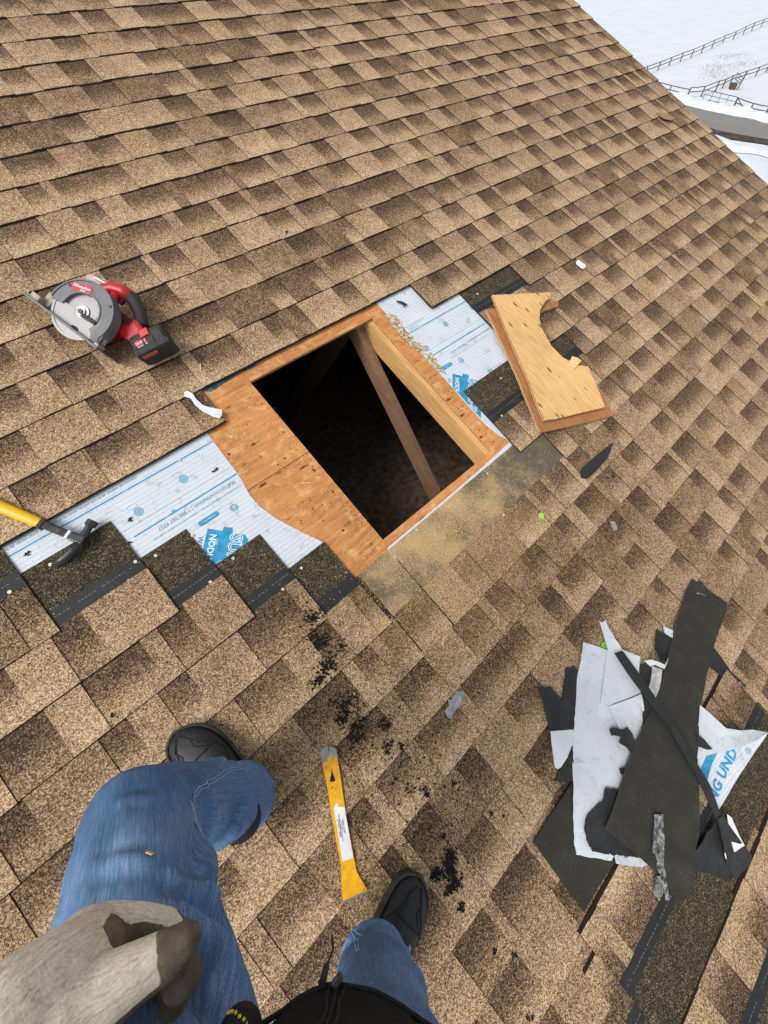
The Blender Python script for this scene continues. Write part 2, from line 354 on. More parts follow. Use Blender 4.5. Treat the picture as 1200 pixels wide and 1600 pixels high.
def ring_sector(bm, r0, r1, a0, a1, z0, z1, seg=40, mi=0):
    pts = [(r1 * math.cos(a0 + (a1 - a0) * i / seg), r1 * math.sin(a0 + (a1 - a0) * i / seg)) for i in range(seg + 1)]
    inn = [(r0 * math.cos(a1 + (a0 - a1) * i / seg), r0 * math.sin(a1 + (a0 - a1) * i / seg)) for i in range(seg + 1)]
    n = len(pts)
    for z, flip in ((z1, False), (z0, True)):
        vo = [bm.verts.new((*p, z)) for p in pts]; vi = [bm.verts.new((*p, z)) for p in inn[::-1]]
        for i in range(n - 1):
            q = (vi[i], vo[i], vo[i + 1], vi[i + 1])
            f = bm.faces.new(q[::-1] if flip else q); f.material_index = mi
    loop = pts + inn
    L = [bm.verts.new((*p, z0)) for p in loop]; Hh = [bm.verts.new((*p, z1)) for p in loop]
    for i in range(len(loop)):
        f = bm.faces.new((L[i], L[(i + 1) % len(loop)], Hh[(i + 1) % len(loop)], Hh[i])); f.material_index = mi
    bmesh.ops.remove_doubles(bm, verts=bm.verts, dist=1e-6)
def disc(bm, c, r, z0, z1, seg=32, mi=0):
    prism(bm, [(c[0] + r * math.cos(2 * math.pi * i / seg), c[1] + r * math.sin(2 * math.pi * i / seg)) for i in range(seg)], z0, z1, mi)
def torn(pts, step, amp, seed):
    r = random.Random(seed); out = []
    for a, b in zip(pts, pts[1:] + pts[:1]):
        a, b = Vector(a), Vector(b); L = (b - a).length; n = max(1, int(L / step))
        for i in range(n):
            p = a.lerp(b, i / n)
            if i: p = p + Vector((r.uniform(-amp, amp), r.uniform(-amp, amp), 0))
            out.append(p)
    return out
def shard(name, pts, mat, th=0.003, rag=None, seed=0, side=None, wave=0.0, parent=None, origin=None, curl=0.0):
    """one piece lying on the roof: outline (x, y, height) in roof metres, real thickness, gently warped."""
    P = [Vector(p) for p in pts]
    if rag: P = torn(P, rag[0], rag[1], seed)
    c = Vector((sum(p.x for p in P), sum(p.y for p in P), sum(p.z for p in P))) / len(P) if origin is None else Vector(origin)
    bm = bmesh.new()
    f = bm.faces.new([bm.verts.new(p - c) for p in P])
    bmesh.ops.triangulate(bm, faces=[f])
    g = 0.03
    if wave:
        bmesh.ops.subdivide_edges(bm, edges=[e for e in bm.edges if e.calc_length() > g], cuts=2, use_grid_fill=True)
        bmesh.ops.triangulate(bm, faces=bm.faces)
        for v in bm.verts:
            v.co.z += wave * noise.noise((v.co + c) * 14 + Vector((seed, 0, 0)))
        if curl:
            for v in bm.verts:
                q = v.co + c; db = 9.0
                for a, b in zip(P, P[1:] + P[:1]):
                    ax, ay = b.x - a.x, b.y - a.y; L2 = ax * ax + ay * ay or 1e-9; s = max(0, min(1, ((q.x - a.x) * ax + (q.y - a.y) * ay) / L2))
                    db = min(db, math.hypot(q.x - a.x - s * ax, q.y - a.y - s * ay))
                v.co.z += curl * max(0.0, noise.noise(Vector((q.x * 9, q.y * 9, seed * 1.7))) + 0.25) * math.exp(-db / 0.022)
    bmesh.ops.recalc_face_normals(bm, faces=bm.faces)
    if sum(f.normal.z * f.calc_area() for f in bm.faces) < 0:
        bmesh.ops.reverse_faces(bm, faces=bm.faces)
    top = list(bm.faces)
    r = bmesh.ops.extrude_face_region(bm, geom=top)
    for e in r['geom']:
        if isinstance(e, bmesh.types.BMVert): e.co.z += th
    for fc in bm.faces: fc.material_index = 1 if side is not None else 0
    for e in r['geom']:
        if isinstance(e, bmesh.types.BMFace): e.material_index = 0
    me = to_mesh(bm)
    o = link(name, me, [mat] if side is None else [mat, side], parent)
    if parent is None: o.matrix_world = RF @ Matrix.Translation(c)
    return o
def mm(key): return [(a / 1e4, b / 1e4, c / 1e4) for a, b, c in OUT[key]]
def text_mesh(s, size, bold=0.0, shear=0.0):
    cu = bpy.data.curves.new('lettering', 'FONT'); cu.body = s; cu.size = size; cu.align_x = 'CENTER'; cu.align_y = 'CENTER'
    cu.offset = bold; cu.shear = shear; cu.resolution_u = 2
    ob = bpy.data.objects.new('lettering', cu)
    me = bpy.data.meshes.new_from_object(ob)
    bpy.data.objects.remove(ob); me.materials.clear(); return me
def text(s, size, loc, ang, mat, parent, bold=0.0, shear=0.0, name='printed_lettering', base=None):
    me = text_mesh(s, size, bold, shear)
    me.transform((base or Matrix()) @ Matrix.Translation(loc) @ Matrix.Rotation(ang, 4, 'Z'))
    return link(name, me, mat, parent)
def blob(caps, voxel, smooth=6, disp=None):
    """one continuous surface grown over tapered limbs (p0, r0, p1, r1)"""
    bm = bmesh.new()
    for p0, r0, p1, r1 in caps:
        p0, p1 = Vector(p0), Vector(p1)
        for p, r in ((p0, r0), (p1, r1)):
            bmesh.ops.create_uvsphere(bm, u_segments=20, v_segments=12, radius=r, matrix=Matrix.Translation(p))
        d = p1 - p0
        if d.length > 1e-4:
            m = Matrix.Translation((p0 + p1) / 2) @ d.to_track_quat('Z', 'Y').to_matrix().to_4x4()
            bmesh.ops.create_cone(bm, cap_ends=True, segments=20, radius1=r0, radius2=r1, depth=d.length, matrix=m)
    me = to_mesh(bm)
    tmp = bpy.data.scenes.new('workbench'); ob = bpy.data.objects.new('blob', me); tmp.collection.objects.link(ob)
    md = ob.modifiers.new('r', 'REMESH'); md.mode = 'VOXEL'; md.voxel_size = voxel
    sm = ob.modifiers.new('s', 'SMOOTH'); sm.factor = 0.5; sm.iterations = smooth
    vl = tmp.view_layers[0]; vl.update(); dg = vl.depsgraph; dg.update()
    res = bpy.data.meshes.new_from_object(ob.evaluated_get(dg))
    bpy.data.objects.remove(ob); bpy.data.scenes.remove(tmp)
    if disp:
        nrm = [v.normal.copy() for v in res.vertices]
        for v, n in zip(res.vertices, nrm): v.co += n * disp(v.co)
    res.materials.clear()
    res.polygons.foreach_set('use_smooth', [True] * len(res.polygons))
    return res

# outlines of the loose pieces: along the course, up the slope, height above the roof (tenths of mm)
OUT = {
 'dark_left': [(2256,-31604,140),(4325,-31590,160),(4593,-34453,140),(3707,-33895,130),(2109,-33839,120)],
 'white_big': [(7893,-29252,200),(8449,-30098,220),(7093,-31250,240),(7745,-32227,260),(6279,-33423,260),(4456,-34304,240),(4447,-34892,220),(3718,-33856,210),(3841,-33690,220),(3652,-33700,210),(2965,-32805,180),(3740,-32070,200),(4486,-31381,210),(6654,-29942,210)],
 'white_flap': [(6869,-30853,280),(8414,-30048,280),(8779,-30325,360),(9158,-31018,330),(8194,-31721,340),(6972,-31128,290)],
 'white_tail': [(9023,-29295,180),(9056,-29394,200),(9243,-29435,180),(9082,-29666,240),(8819,-30264,340),(8773,-30329,360),(8409,-30062,290)],
 'white_fold': [(6945,-31127,310),(8157,-31711,370),(7734,-32198,360),(6933,-32584,340),(6483,-32326,310),(6662,-31805,300)],
 'black_torn': [(5509,-28999,120),(5648,-29172,120),(5871,-29298,120),(5844,-29468,130),(5879,-29856,130),(6311,-29632,140),(6814,-29364,130),(6886,-29466,130),(7047,-29520,130),(7003,-29718,160),(5614,-30778,170),(5207,-30433,150),(4855,-30146,140)],
 'white_tag': [(4853,-30139,160),(5532,-30731,180),(5177,-30892,240),(4691,-30993,260),(4344,-31036,200),(4238,-30994,180),(4209,-30911,170)],
 'black_torn2': [(3915,-31121,120),(4155,-31119,120),(4727,-30981,140),(5176,-30912,160),(4354,-31555,150),(4160,-31447,130),(4200,-31366,130),(4008,-31385,120),(4025,-31273,120)],
 'patch_small': [(6411,-31537,340),(6553,-31586,340),(6716,-31812,350),(6910,-31917,360),(6894,-32060,360),(6831,-32215,370),(6755,-32490,370),(6405,-32544,360),(6415,-32248,350),(6331,-31978,340),(6522,-31922,340),(6299,-31679,340)],
 'patch_low': [(5014,-32443,270),(5296,-32798,290),(5765,-33722,300),(4546,-34580,270),(3854,-33683,260),(3388,-33070,250),(3486,-32791,250),(3677,-32569,250),(3912,-32463,250),(4141,-32449,250),(4443,-32495,260),(4681,-32574,270),(4840,-32495,270)],
 'patch_mid': [(5770,-32477,290),(6044,-32647,300),(6520,-32790,320),(5901,-33020,320),(5694,-32611,290)],
 'long_back': [(13739,-31191,140),(14047,-32688,180),(13619,-32845,220),(12256,-33052,320),(10778,-33239,420),(8838,-33872,460),(8047,-34264,460),(7036,-34975,440),(6403,-35570,420),(5862,-35662,380),(5408,-35921,320),(4906,-36267,260),(4451,-35852,260),(4444,-34795,340),(4138,-32994,360),(5652,-32615,400),(7373,-32267,440),(8368,-32239,440),(10158,-31797,360),(12864,-31225,180)],
 'thin_strip': [(8413,-30208,450),(8717,-30365,460),(8583,-31136,520),(8365,-32077,600),(8136,-33070,620),(7933,-33923,640),(7640,-34837,640),(7294,-35719,600),(7079,-35629,580),(7376,-34746,620),(7667,-33883,620),(7931,-32921,600),(8063,-32023,580),(8227,-31090,500)],
 'strip_end': [(7079,-35629,580),(7304,-35713,600),(7278,-36541,500),(7307,-37364,340),(7122,-37529,280),(6377,-37450,160),(6379,-37059,260),(6734,-36229,460)],
 'strip_peel': [(7482,-35883,580),(7524,-36053,580),(7289,-36947,460),(6860,-36747,480),(7149,-36219,540)],
 'curl_back': [(9577,-33510,480),(9732,-34653,500),(10038,-35019,600),(10402,-35326,720),(10554,-35528,1050),(9997,-35367,900),(9265,-35012,750),(8480,-34614,520),(7988,-34259,460)],
 'curl_front': [(7914,-34196,480),(8483,-34585,540),(9256,-34989,770),(9986,-35342,920),(10543,-35503,1070),(9729,-35653,800),(8819,-35748,580),(7460,-35864,340),(7648,-35287,380),(7777,-34632,440)],
 'right_strap': [(12104,-33278,120),(12074,-33719,120),(12001,-34272,120),(12092,-35053,110),(11553,-34978,110),(11499,-34322,120),(11397,-33395,140)],
 'strap_tip': [(12008,-34636,140),(12034,-35017,140),(11562,-34952,140),(11528,-34669,140)],
 'up_black': [(10672,-31094,180),(10848,-31554,220),(10738,-31712,240),(10206,-31940,240),(9833,-31851,220),(10016,-31472,160),(10268,-31295,150)],
 'up_tag': [(10968,-31202,240),(11116,-31557,280),(10850,-31681,280),(10771,-31386,240)],
 'dark_inner': [(8992,-31168,300),(9238,-31571,340),(8662,-31779,380),(8484,-32167,420),(7565,-32389,400),(7464,-32299,360)],
 'plastic_scrap': [(9239,-31530,400),(9419,-31826,440),(8484,-32180,460),(8425,-31814,440)],
 'white_curl': [(9201,-31249,340),(9385,-31355,420),(9476,-31521,500),(9607,-31784,480),(9915,-31773,460),(9515,-31893,440),(9376,-31577,420),(9234,-31528,360)],
 'silver': [(5555,-33910,460),(5818,-34184,460),(5409,-34500,450),(4968,-34830,430),(4713,-35026,420),(4515,-35295,380),(4231,-35732,300),(4152,-35629,300),(4325,-35340,340),(4501,-35048,380),(4586,-34821,400),(4692,-34776,410),(4785,-34604,410),(4765,-34476,420)],
 'silver2': [(4312,-34880,380),(4464,-35008,380),(4246,-35239,360),(4043,-35373,330),(3943,-35186,330)],
 'crumple': [(5671,-35742,300),(6393,-35753,360),(7034,-35771,440),(6770,-36434,300),(6235,-37262,160),(6070,-36989,150),(5789,-36473,160),(5451,-36028,220)],
 'crumple_low': [(4931,-36269,240),(5434,-35985,260),(5781,-36032,280),(5758,-35755,300),(5110,-35427,340),(4460,-35847,260)],
 'pointed': [(8642,-33792,500),(8701,-34003,500),(8747,-34563,460),(8580,-34435,460),(8387,-34114,480)],
 'ply_low': [(15492,-17132,180),(16070,-17341,180),(19417,-18631,180),(19226,-18847,180),(18078,-18627,180),(17381,-18780,180),(16736,-20043,180),(16811,-21673,180),(17361,-22925,180),(16854,-24294,180),(16683,-24337,180),(14087,-23312,180),(12959,-22815,180),(14145,-20334,180)],
 'ply_up': [(16124,-16784,320),(17600,-17451,320),(19105,-18115,320),(19165,-18244,320),(18519,-18352,320),(18079,-18472,320),(17761,-18581,320),(17334,-18900,320),(17142,-19135,320),(16994,-19416,320),(16815,-19850,320),(16687,-20281,320),(16707,-20713,320),(16727,-20934,320),(16898,-21257,320),(17052,-21623,320),(17526,-21968,320),(17116,-22823,320),(16543,-23840,320),(15228,-23324,320),(13895,-22814,320),(13366,-22553,320),(13725,-21780,320),(14197,-20978,320),(15077,-18981,320)],
 'chip': [(17105,-21184,440),(17223,-21350,460),(17323,-21592,460),(17026,-21635,440),(16721,-21667,400),(16713,-21554,380),(16540,-21408,360),(16820,-21283,400)],
 'bar': [(-687,-25521,80),(-568,-25499,80),(-432,-25542,80),(-505,-25684,80),(-399,-25575,80),(-305,-25766,80),(-576,-26240,80),(-885,-26766,80),(-1168,-27257,80),(-1579,-28042,80),(-1708,-28291,80),(-1738,-28540,80),(-1762,-28809,80),(-2048,-28652,80),(-2345,-28508,80),(-2180,-28272,80),(-1910,-27907,80),(-1639,-27373,80),(-1351,-26833,80),(-1076,-26334,80),(-843,-25851,80)],
 'bar_label': [(-1241,-26788,90),(-1087,-26752,90),(-1134,-26860,90),(-1021,-26977,90),(-1329,-27545,90),(-1578,-27999,90),(-1824,-27860,90),(-1639,-27520,90),(-1423,-27139,90)],
 'bar_tip': [(-686,-25519,90),(-567,-25497,90),(-432,-25540,90),(-505,-25681,90),(-399,-25572,90),(-305,-25763,90),(-498,-26071,90),(-421,-25862,90),(-579,-25950,90),(-483,-25760,90),(-600,-25767,90),(-728,-25842,90),(-702,-25747,90),(-845,-25862,90)],
 'bar_hole': [(-704,-26050,95),(-760,-26211,95),(-803,-26335,95),(-879,-26314,95),(-916,-26237,95),(-800,-26146,95)],
 'bar_edge': [(-1754,-28797,90),(-1782,-28839,90),(-2353,-28544,90),(-2337,-28496,90),(-2043,-28644,90)],
 'white_scrap': [(2703,-14186,120),(2824,-14219,140),(2894,-14413,160),(2864,-14614,170),(2906,-14920,160),(3050,-15111,140),(3327,-15369,120),(3195,-15535,120),(3064,-15585,120),(2919,-15423,160),(2767,-15131,180),(2711,-14811,180),(2751,-14508,150),(2646,-14343,120)],
 'cap_white': [(22735,-17362,110),(22935,-17389,120),(22952,-17585,120),(23045,-17754,120),(22959,-17901,120),(22706,-17936,120),(22589,-17819,120),(22597,-17621,120),(22574,-17489,110)],
 'shard': [(13204,-25097,100),(13469,-25034,110),(14565,-25090,120),(15784,-25199,100),(14818,-25499,110),(13654,-25520,120),(13217,-25483,110),(13046,-25309,100)],
 'grey_scrap': [(3360,-27186,100),(3552,-27378,110),(3202,-27554,120),(2892,-27555,110),(2687,-27616,100),(2643,-27501,100),(2702,-27302,110),(2898,-27304,120),(2998,-27144,100),(3069,-27246,110)],
 'small_shard': [(12605,-27311,100),(12768,-27439,110),(12575,-27725,110),(12393,-27649,100)],
 'teal_sliver': [(3306,-14318,-60),(4024,-14246,-60),(4710,-14258,-60),(5442,-14283,-60),(5377,-14371,-60),(4685,-14367,-60),(3988,-14406,-60),(3449,-14466,-60)],
 'torn_paper': [(11361,-14946,-70),(11700,-15288,-70),(11574,-15784,-70),(11568,-16500,-70),(11660,-17109,-70),(11752,-17716,-70),(11513,-18516,-70),(11374,-18277,-70),(11331,-17628,-70),(11298,-17138,-70),(11195,-16371,-70),(11200,-15660,-70),(11221,-15192,-70)],
}

# ------------------------------------------------------------------ the snowy ground, road and fences
def ground_z(x, y):
    d = math.hypot(x - 5, y)
    h = max(0.0, min(1.0, (d - 150) / 500))
    return GZ + (h * h * (3 - 2 * h)) * (26 + 14 * noise.noise(Vector((x * 0.004, y * 0.004, 0.3))))
bm = bmesh.new()
xs = sorted(set([-1500, -1000, -700, -500, -380, -280, -200, -150, -100, -60] + list(range(-40, 61, 10)) + list(range(63, 150, 3)) + [180, 210, 250, 300, 360, 430, 520, 640, 800, 1100, 1500]))
grid = [[bm.verts.new((x, y, ground_z(x, y) + (0.22 * noise.noise(Vector((x * 0.13, y * 0.13, 5))) * min(1, (x - 66) / 8) if 66 < x < 200 else -0.02))) for y in xs] for x in xs]
for i in range(len(xs) - 1):
    for j in range(len(xs) - 1):
        bm.faces.new((grid[i][j], grid[i + 1][j], grid[i + 1][j + 1], grid[i][j + 1]))
tag(link('ground', to_mesh(bm), M['snow'], smooth=True), 'snow covered field around the house', None, None, 'structure')
def ribbon(name, a, b, z, mat, kind='structure', label=None):
    bm = bmesh.new()
    va = [bm.verts.new((*p, GZ + z)) for p in a]; vb = [bm.verts.new((*p, GZ + z)) for p in b]
    for i in range(len(a) - 1): bm.faces.new((va[i], va[i + 1], vb[i + 1], vb[i]))
    return tag(link(name, to_mesh(bm), mat), label, None, None, kind)
far = [(48, -70), (56, -2), (57.4, 4), (58.5, 9.5), (59.1, 11.5), (59.5, 13.5), (60.1, 15.7), (61.1, 18.4), (64, 26), (72, 42), (92, 75)]
near = [(43, -70), (51.6, -2), (52.7, 4), (53.3, 7.9), (53.4, 10.3), (53.5, 11.6), (54.1, 13.2), (55.4, 16.5), (58.6, 25), (67, 43), (87, 78)]
verge = [(x - 1.5 - 0.4 * math.sin(i * 2.1), y - 0.2) for i, (x, y) in enumerate(near)]
ribbon('road', far, near, 0.045, M['road'], label='bare grey asphalt road crossing the snow')
ribbon('verge', near, verge, 0.035, M['dirt'], label='wet dirt strip beside the road')
def lumps(name, line, w, h, n, seed, label):
    r = random.Random(seed); bm = bmesh.new(); P = []
    for (x0, y0), (x1, y1) in zip(line, line[1:]):
        m = max(1, int(math.hypot(x1 - x0, y1 - y0) / 0.35))
        P += [(x0 + (x1 - x0) * i / m, y0 + (y1 - y0) * i / m) for i in range(m)]
    rows = []
    for i, (x, y) in enumerate(P):
        x2, y2 = P[min(i + 1, len(P) - 1)]; x1, y1 = P[max(i - 1, 0)]
        d = Vector((y2 - y1, -(x2 - x1), 0)).normalized()
        row = []
        for j in range(n + 1):
            s = j / n
            prof = math.sin(math.pi * s) ** 0.7 * h * (0.55 + 0.9 * abs(noise.noise(Vector((x * 0.8, y * 0.8, s * 2.5 + seed)))))
            ww = w * (0.8 + 0.4 * noise.noise(Vector((y * 0.5, seed, 0))))
            row.append(bm.verts.new((x + d.x * (s - 0.5) * ww, y + d.y * (s - 0.5) * ww, GZ + 0.02 + prof + 0.10 * noise.noise(Vector((x * 3, y * 3, s * 6))) * math.sin(math.pi * s))))
        rows.append(row)
    for a, b in zip(rows, rows[1:]):
        for j in range(n): bm.faces.new((a[j], a[j + 1], b[j + 1], b[j]))
    return tag(link(name, to_mesh(bm), M['snow'], smooth=True), label, None, None, 'structure')
lumps('snowbank', [(x + 1.3, y + 0.2) for x, y in far[1:-1]], 2.6, 0.55, 12, 3, 'lumpy ploughed snowbank along the far road edge')
lumps('snow_ridge', [(x - 2.6, y) for x, y in verge[1:-1]], 2.0, 0.35, 10, 8, 'low snow ridge along the near road edge')
def fence(name, posts, heights, label, rails=(0.97, 0.55), pr=0.068, rr=0.040, extra=None):
    b = Vector((*posts[0], GZ)); o = empty(name, Matrix.Translation(b), label, 'fence', 'pasture fences in the snow')
    r = random.Random(len(posts)); tops = []
    for (x, y), h in zip(posts, heights):
        bm = bmesh.new(); p = Vector((x, y, GZ)) - b
        lean = Vector((r.uniform(-0.03, 0.03), r.uniform(-0.03, 0.03), 0))
        tube(bm, [p + Vector((0, 0, -0.3)), p + lean + Vector((0, 0, h))], [pr, pr * 0.9], 8)
        link('post', to_mesh(bm), M['fence'], o); tops.append((p, lean, h))
    for (p, l, h), (p2, l2, h2) in zip(tops, tops[1:]):
        for k in rails:
            bm = bmesh.new()
            tube(bm, [p + l * k + Vector((0, 0, h * k)), (p + p2) / 2 + Vector((0, 0, (h + h2) / 2 * k - 0.02)), p2 + l2 * k + Vector((0, 0, h2 * k))], rr, 6)
            link('rail', to_mesh(bm), M['fence'], o)
    return o
fence('rail_fence', [(69.4, 27.9), (73.4, 28.1), (77.2, 28.3), (80.8, 28.5), (84.9, 28.8), (89.0, 29.1), (93.3, 29.5), (98.2, 30.0), (103.8, 30.6), (109.2, 31.0), (115.3, 31.7), (121.3, 32.4), (126.9, 32.8), (133, 33.3), (139, 33.8)],
      [0.75, 0.75, 0.75, 0.8, 0.82, 0.78, 0.82, 0.84, 0.84, 0.86, 0.94, 0.93, 0.92, 0.92, 0.92], 'long two-rail fence farthest up the snowy field')
fence('rail_fence', [(64.5, 19.2), (65.8, 18.3), (69.3, 18.2), (71.1, 18.2), (74.2, 18.5), (77.3, 18.2), (80.2, 17.9), (83.4, 17.8), (88, 17.7), (93, 17.6)],
      [0.74, 0.78, 0.8, 0.71, 0.68, 0.72, 0.78, 0.82, 0.82, 0.82], 'middle two-rail fence running back from the roadside corner post')
fence('rail_fence', [(70, 30), (67.4, 25.4), (65.3, 21.5), (64.5, 19.2)], [0.6, 0.6, 0.6, 0.6], 'short low rail fence left of the corner post by the snowbank', (0.98, 0.45))
fence('rail_fence', [(62.9, 14.0), (61.7, 12.2), (61.3, 10.7), (60.9, 8.4), (60.4, 5.5), (60.0, 2)], [0.7, 0.66, 0.66, 0.68, 0.7, 0.7], 'roadside rail fence right of the braced gate post', (0.97, 0.5))
def gate(name, a, b, h, label, bars, low=0.08):
    a = Vector((*a, GZ)); b = Vector((*b, GZ)); o = empty(name, Matrix.Translation(a), label, 'gate')
    d = b - a
    for part, pth in (('frame', [(0, low), (1, low), (1, h), (0, h), (0, low)]),):
        bm = bmesh.new(); tube(bm, [d * s + Vector((0, 0, z)) for s, z in pth], 0.03, 6, cap=False); link(part, to_mesh(bm), M['fence'], o)
    for k in range(1, bars):
        bm = bmesh.new(); tube(bm, [d * (k / bars) + Vector((0, 0, low)), d * (k / bars) + Vector((0, 0, h))], 0.022, 6); link('bar', to_mesh(bm), M['fence'], o)
    bm = bmesh.new(); tube(bm, [Vector((0, 0, (h + low) / 2)), d + Vector((0, 0, (h + low) / 2))], 0.022, 6); link('rail', to_mesh(bm), M['fence'], o)
    return o
gate('wire_gate', (64.4, 17.6), (62.95, 14.1), 0.72, 'light tube gate panel beside the snowbank', 4)
gate('paddock_gate', (73.6, 18.1), (71.2, 16.7), 0.95, 'taller swung gate in the middle fence over a small box', 3, 0.5)
gate('wire_gate', (62.0, 10.4), (66.5, 9.6), 0.8, 'light tube gate panel at the right edge behind the roadside fence', 5)
bm = bmesh.new(); tube(bm, [(0, 0, -0.2), (0.25, -0.1, 1.45)], 0.06, 8)
tag(link('gate_post', to_mesh(bm), M['fence'], None, Matrix.Translation((71.2, 16.7, GZ))), 'tall leaning post holding the swung gate', 'post')
bm = bmesh.new(); tube(bm, [(0, 0, 0.65), (-0.6, -1.2, 0.0)], 0.035, 6)
tag(link('fence_brace', to_mesh(bm), M['fence'], None, Matrix.Translation((62.9, 14.0, GZ))), 'diagonal brace leaning on the roadside gate post', 'brace')
bm = bmesh.new(); box(bm, (0, 0, 0.2), (0.9, 0.55, 0.42), 0.03); box(bm, (0, 0, 0.43), (0.96, 0.6, 0.05), 0.01)
tag(link('feed_box', to_mesh(bm), M['block'], None, Matrix.Translation((71.4, 17.3, GZ)) @ Matrix.Rotation(0.5, 4, 'Z')), 'small dark wooden box in the snow under the swung gate', 'box')
r = random.Random(4); bm = bmesh.new()
for i in range(700):
    cx, cy = r.choice([(80, 22.5, ), (84, 24), (77, 21), (88, 22), (92, 25)]); x = cx + r.gauss(0, 2.2); y = cy + r.gauss(0, 0.9)
    a = r.uniform(0, 6.28); h = r.uniform(0.06, 0.2); w = r.uniform(0.01, 0.03)
    z = GZ + 0.02
    bm.faces.new([bm.verts.new((x - w * math.cos(a), y - w * math.sin(a), z)), bm.verts.new((x + w * math.cos(a), y + w * math.sin(a), z)), bm.verts.new((x + r.uniform(-.08, .08), y + r.uniform(-.08, .08), z + h))])
tag(link('dry_brush', to_mesh(bm), M['grass']), 'sparse dry brush poking out of the snow', 'brush', None, 'stuff')

# ------------------------------------------------------------------ the house: sheathing, trusses, walls
house = empty('house', RF, 'house roof of brown laminated shingles with a hole cut through', 'house')
RI = RF.inverted()
def hbox(name, u0, u1, w0, w1, n0, n1, mats, split=True):
    bm = bmesh.new()
    c = Vector(((u0 + u1) / 2, (w0 + w1) / 2, (n0 + n1) / 2)); box(bm, c, (u1 - u0, w1 - w0, n1 - n0))
    if len(mats) > 1:
        for f in bm.faces: f.material_index = 0 if abs(f.normal.z) > 0.9 else 1
    return link(name, to_mesh(bm), mats, house)
g = 0.0012
HU0, HU1, HW0, HW1 = 0.480, 1.070, -2.212, -1.481
plym = [M['ply'], M['ply_cut']]
hbox('plywood_sheet', -4.0, HU0, -1.812 + g, -0.9 - g, -0.020, -0.008, plym)
hbox('plywood_sheet', -4.0, HU0, -2.9 + g, -1.812 - g, -0.0205, -0.0085, plym)
hbox('plywood_sheet', HU0 + g, 4.53, HW1, -0.9 - g, -0.020, -0.008, plym)
hbox('plywood_sheet', HU1, 4.53, -2.9 + g, HW1 - g, -0.0205, -0.0082, plym)
hbox('plywood_sheet', HU0 + g, HU1 - g, -2.9 + g, HW0, -0.020, -0.0082, plym)
hbox('plywood_sheet', -4.0, 4.53, -0.9, 1.715, -0.020, -0.008, plym)
hbox('plywood_sheet', -4.0, 4.53, -4.58, -2.9, -0.020, -0.008, plym)
for i, u in enumerate((-2.0, -1.39, -0.78, -0.17, 0.435, 1.046, 1.656, 2.266, 2.876, 3.486)):
    hbox('rafter', u, u + 0.038, -4.55, 1.66, -0.1105, -0.0215, [M['lumber']])
def beam(name, a, b, w, d, mat):
    a, b = Vector(a), Vector(b); dr = (b - a); y = dr.normalized(); x = Vector((1, 0, 0)); z = x.cross(y).normalized()
    m = Matrix((x, y, z)).transposed().to_4x4()
    bm = bmesh.new(); box(bm, (a + b) / 2, (w, dr.length, d), 0.002, m); return link(name, to_mesh(bm), mat, house)
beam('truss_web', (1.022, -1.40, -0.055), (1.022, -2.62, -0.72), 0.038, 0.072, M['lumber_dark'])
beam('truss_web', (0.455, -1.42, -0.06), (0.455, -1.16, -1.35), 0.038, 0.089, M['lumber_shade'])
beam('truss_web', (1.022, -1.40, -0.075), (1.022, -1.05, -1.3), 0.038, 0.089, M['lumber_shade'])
ridge = RF @ Vector((0, 1.72, 0)); eave = RF @ Vector((0, -4.58, 0))
def wpoly(name, pts, mat, th=None):
    bm = bmesh.new(); P = [RI @ Vector(p) for p in pts]; f = bm.faces.new([bm.verts.new(p) for p in P])
    if th:
        r = bmesh.ops.extrude_face_region(bm, geom=[f]); tv = (RI.to_3x3() @ Vector(th))
        for e in r['geom']:
            if isinstance(e, bmesh.types.BMVert): e.co += tv
    return link(name, to_mesh(bm), mat, house)
by = 2 * ridge.y - eave.y
for x, dx in ((4.30, 0.14), (-3.85, -0.14)):
    wpoly('gable_wall', [(x, eave.y + 0.4, GZ - 0.5), (x, eave.y + 0.4, eave.z + 0.10), (x, ridge.y, ridge.z - 0.06), (x, by - 0.4, eave.z + 0.10), (x, by - 0.4, GZ - 0.5)], M['siding'], (dx, 0, 0))
wpoly('front_wall', [(-3.85, eave.y + 0.4, GZ - 0.5), (4.30, eave.y + 0.4, GZ - 0.5), (4.30, eave.y + 0.4, eave.z + 0.1), (-3.85, eave.y + 0.4, eave.z + 0.1)], M['siding'], (0, -0.14, 0))
wpoly('back_wall', [(-3.85, by - 0.4, GZ - 0.5), (4.30, by - 0.4, GZ - 0.5), (4.30, by - 0.4, eave.z + 0.1), (-3.85, by - 0.4, eave.z + 0.1)], M['siding'], (0, 0.14, 0))
wpoly('back_roof', [(-4.0, ridge.y, ridge.z), (4.55, ridge.y, ridge.z), (4.55, by, eave.z), (-4.0, by, eave.z)], M['shingle'], (0, 0, -0.03))
hbox('fascia_board', 4.505, 4.535, -4.58, 1.70, -0.19, -0.022, [M['trim']])
hbox('drip_edge', 4.534, 4.5445, -4.58, 1.70, -0.05, -0.0035, [M['trim']])
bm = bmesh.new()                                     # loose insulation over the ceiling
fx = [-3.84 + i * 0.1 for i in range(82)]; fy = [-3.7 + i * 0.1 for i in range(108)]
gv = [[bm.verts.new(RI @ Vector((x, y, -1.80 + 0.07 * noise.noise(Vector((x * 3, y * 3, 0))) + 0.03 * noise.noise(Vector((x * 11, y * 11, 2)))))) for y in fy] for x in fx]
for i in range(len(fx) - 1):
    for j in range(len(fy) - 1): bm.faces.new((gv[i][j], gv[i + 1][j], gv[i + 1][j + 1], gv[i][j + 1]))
link('attic_insulation', to_mesh(bm), M['insul'], house, smooth=True)

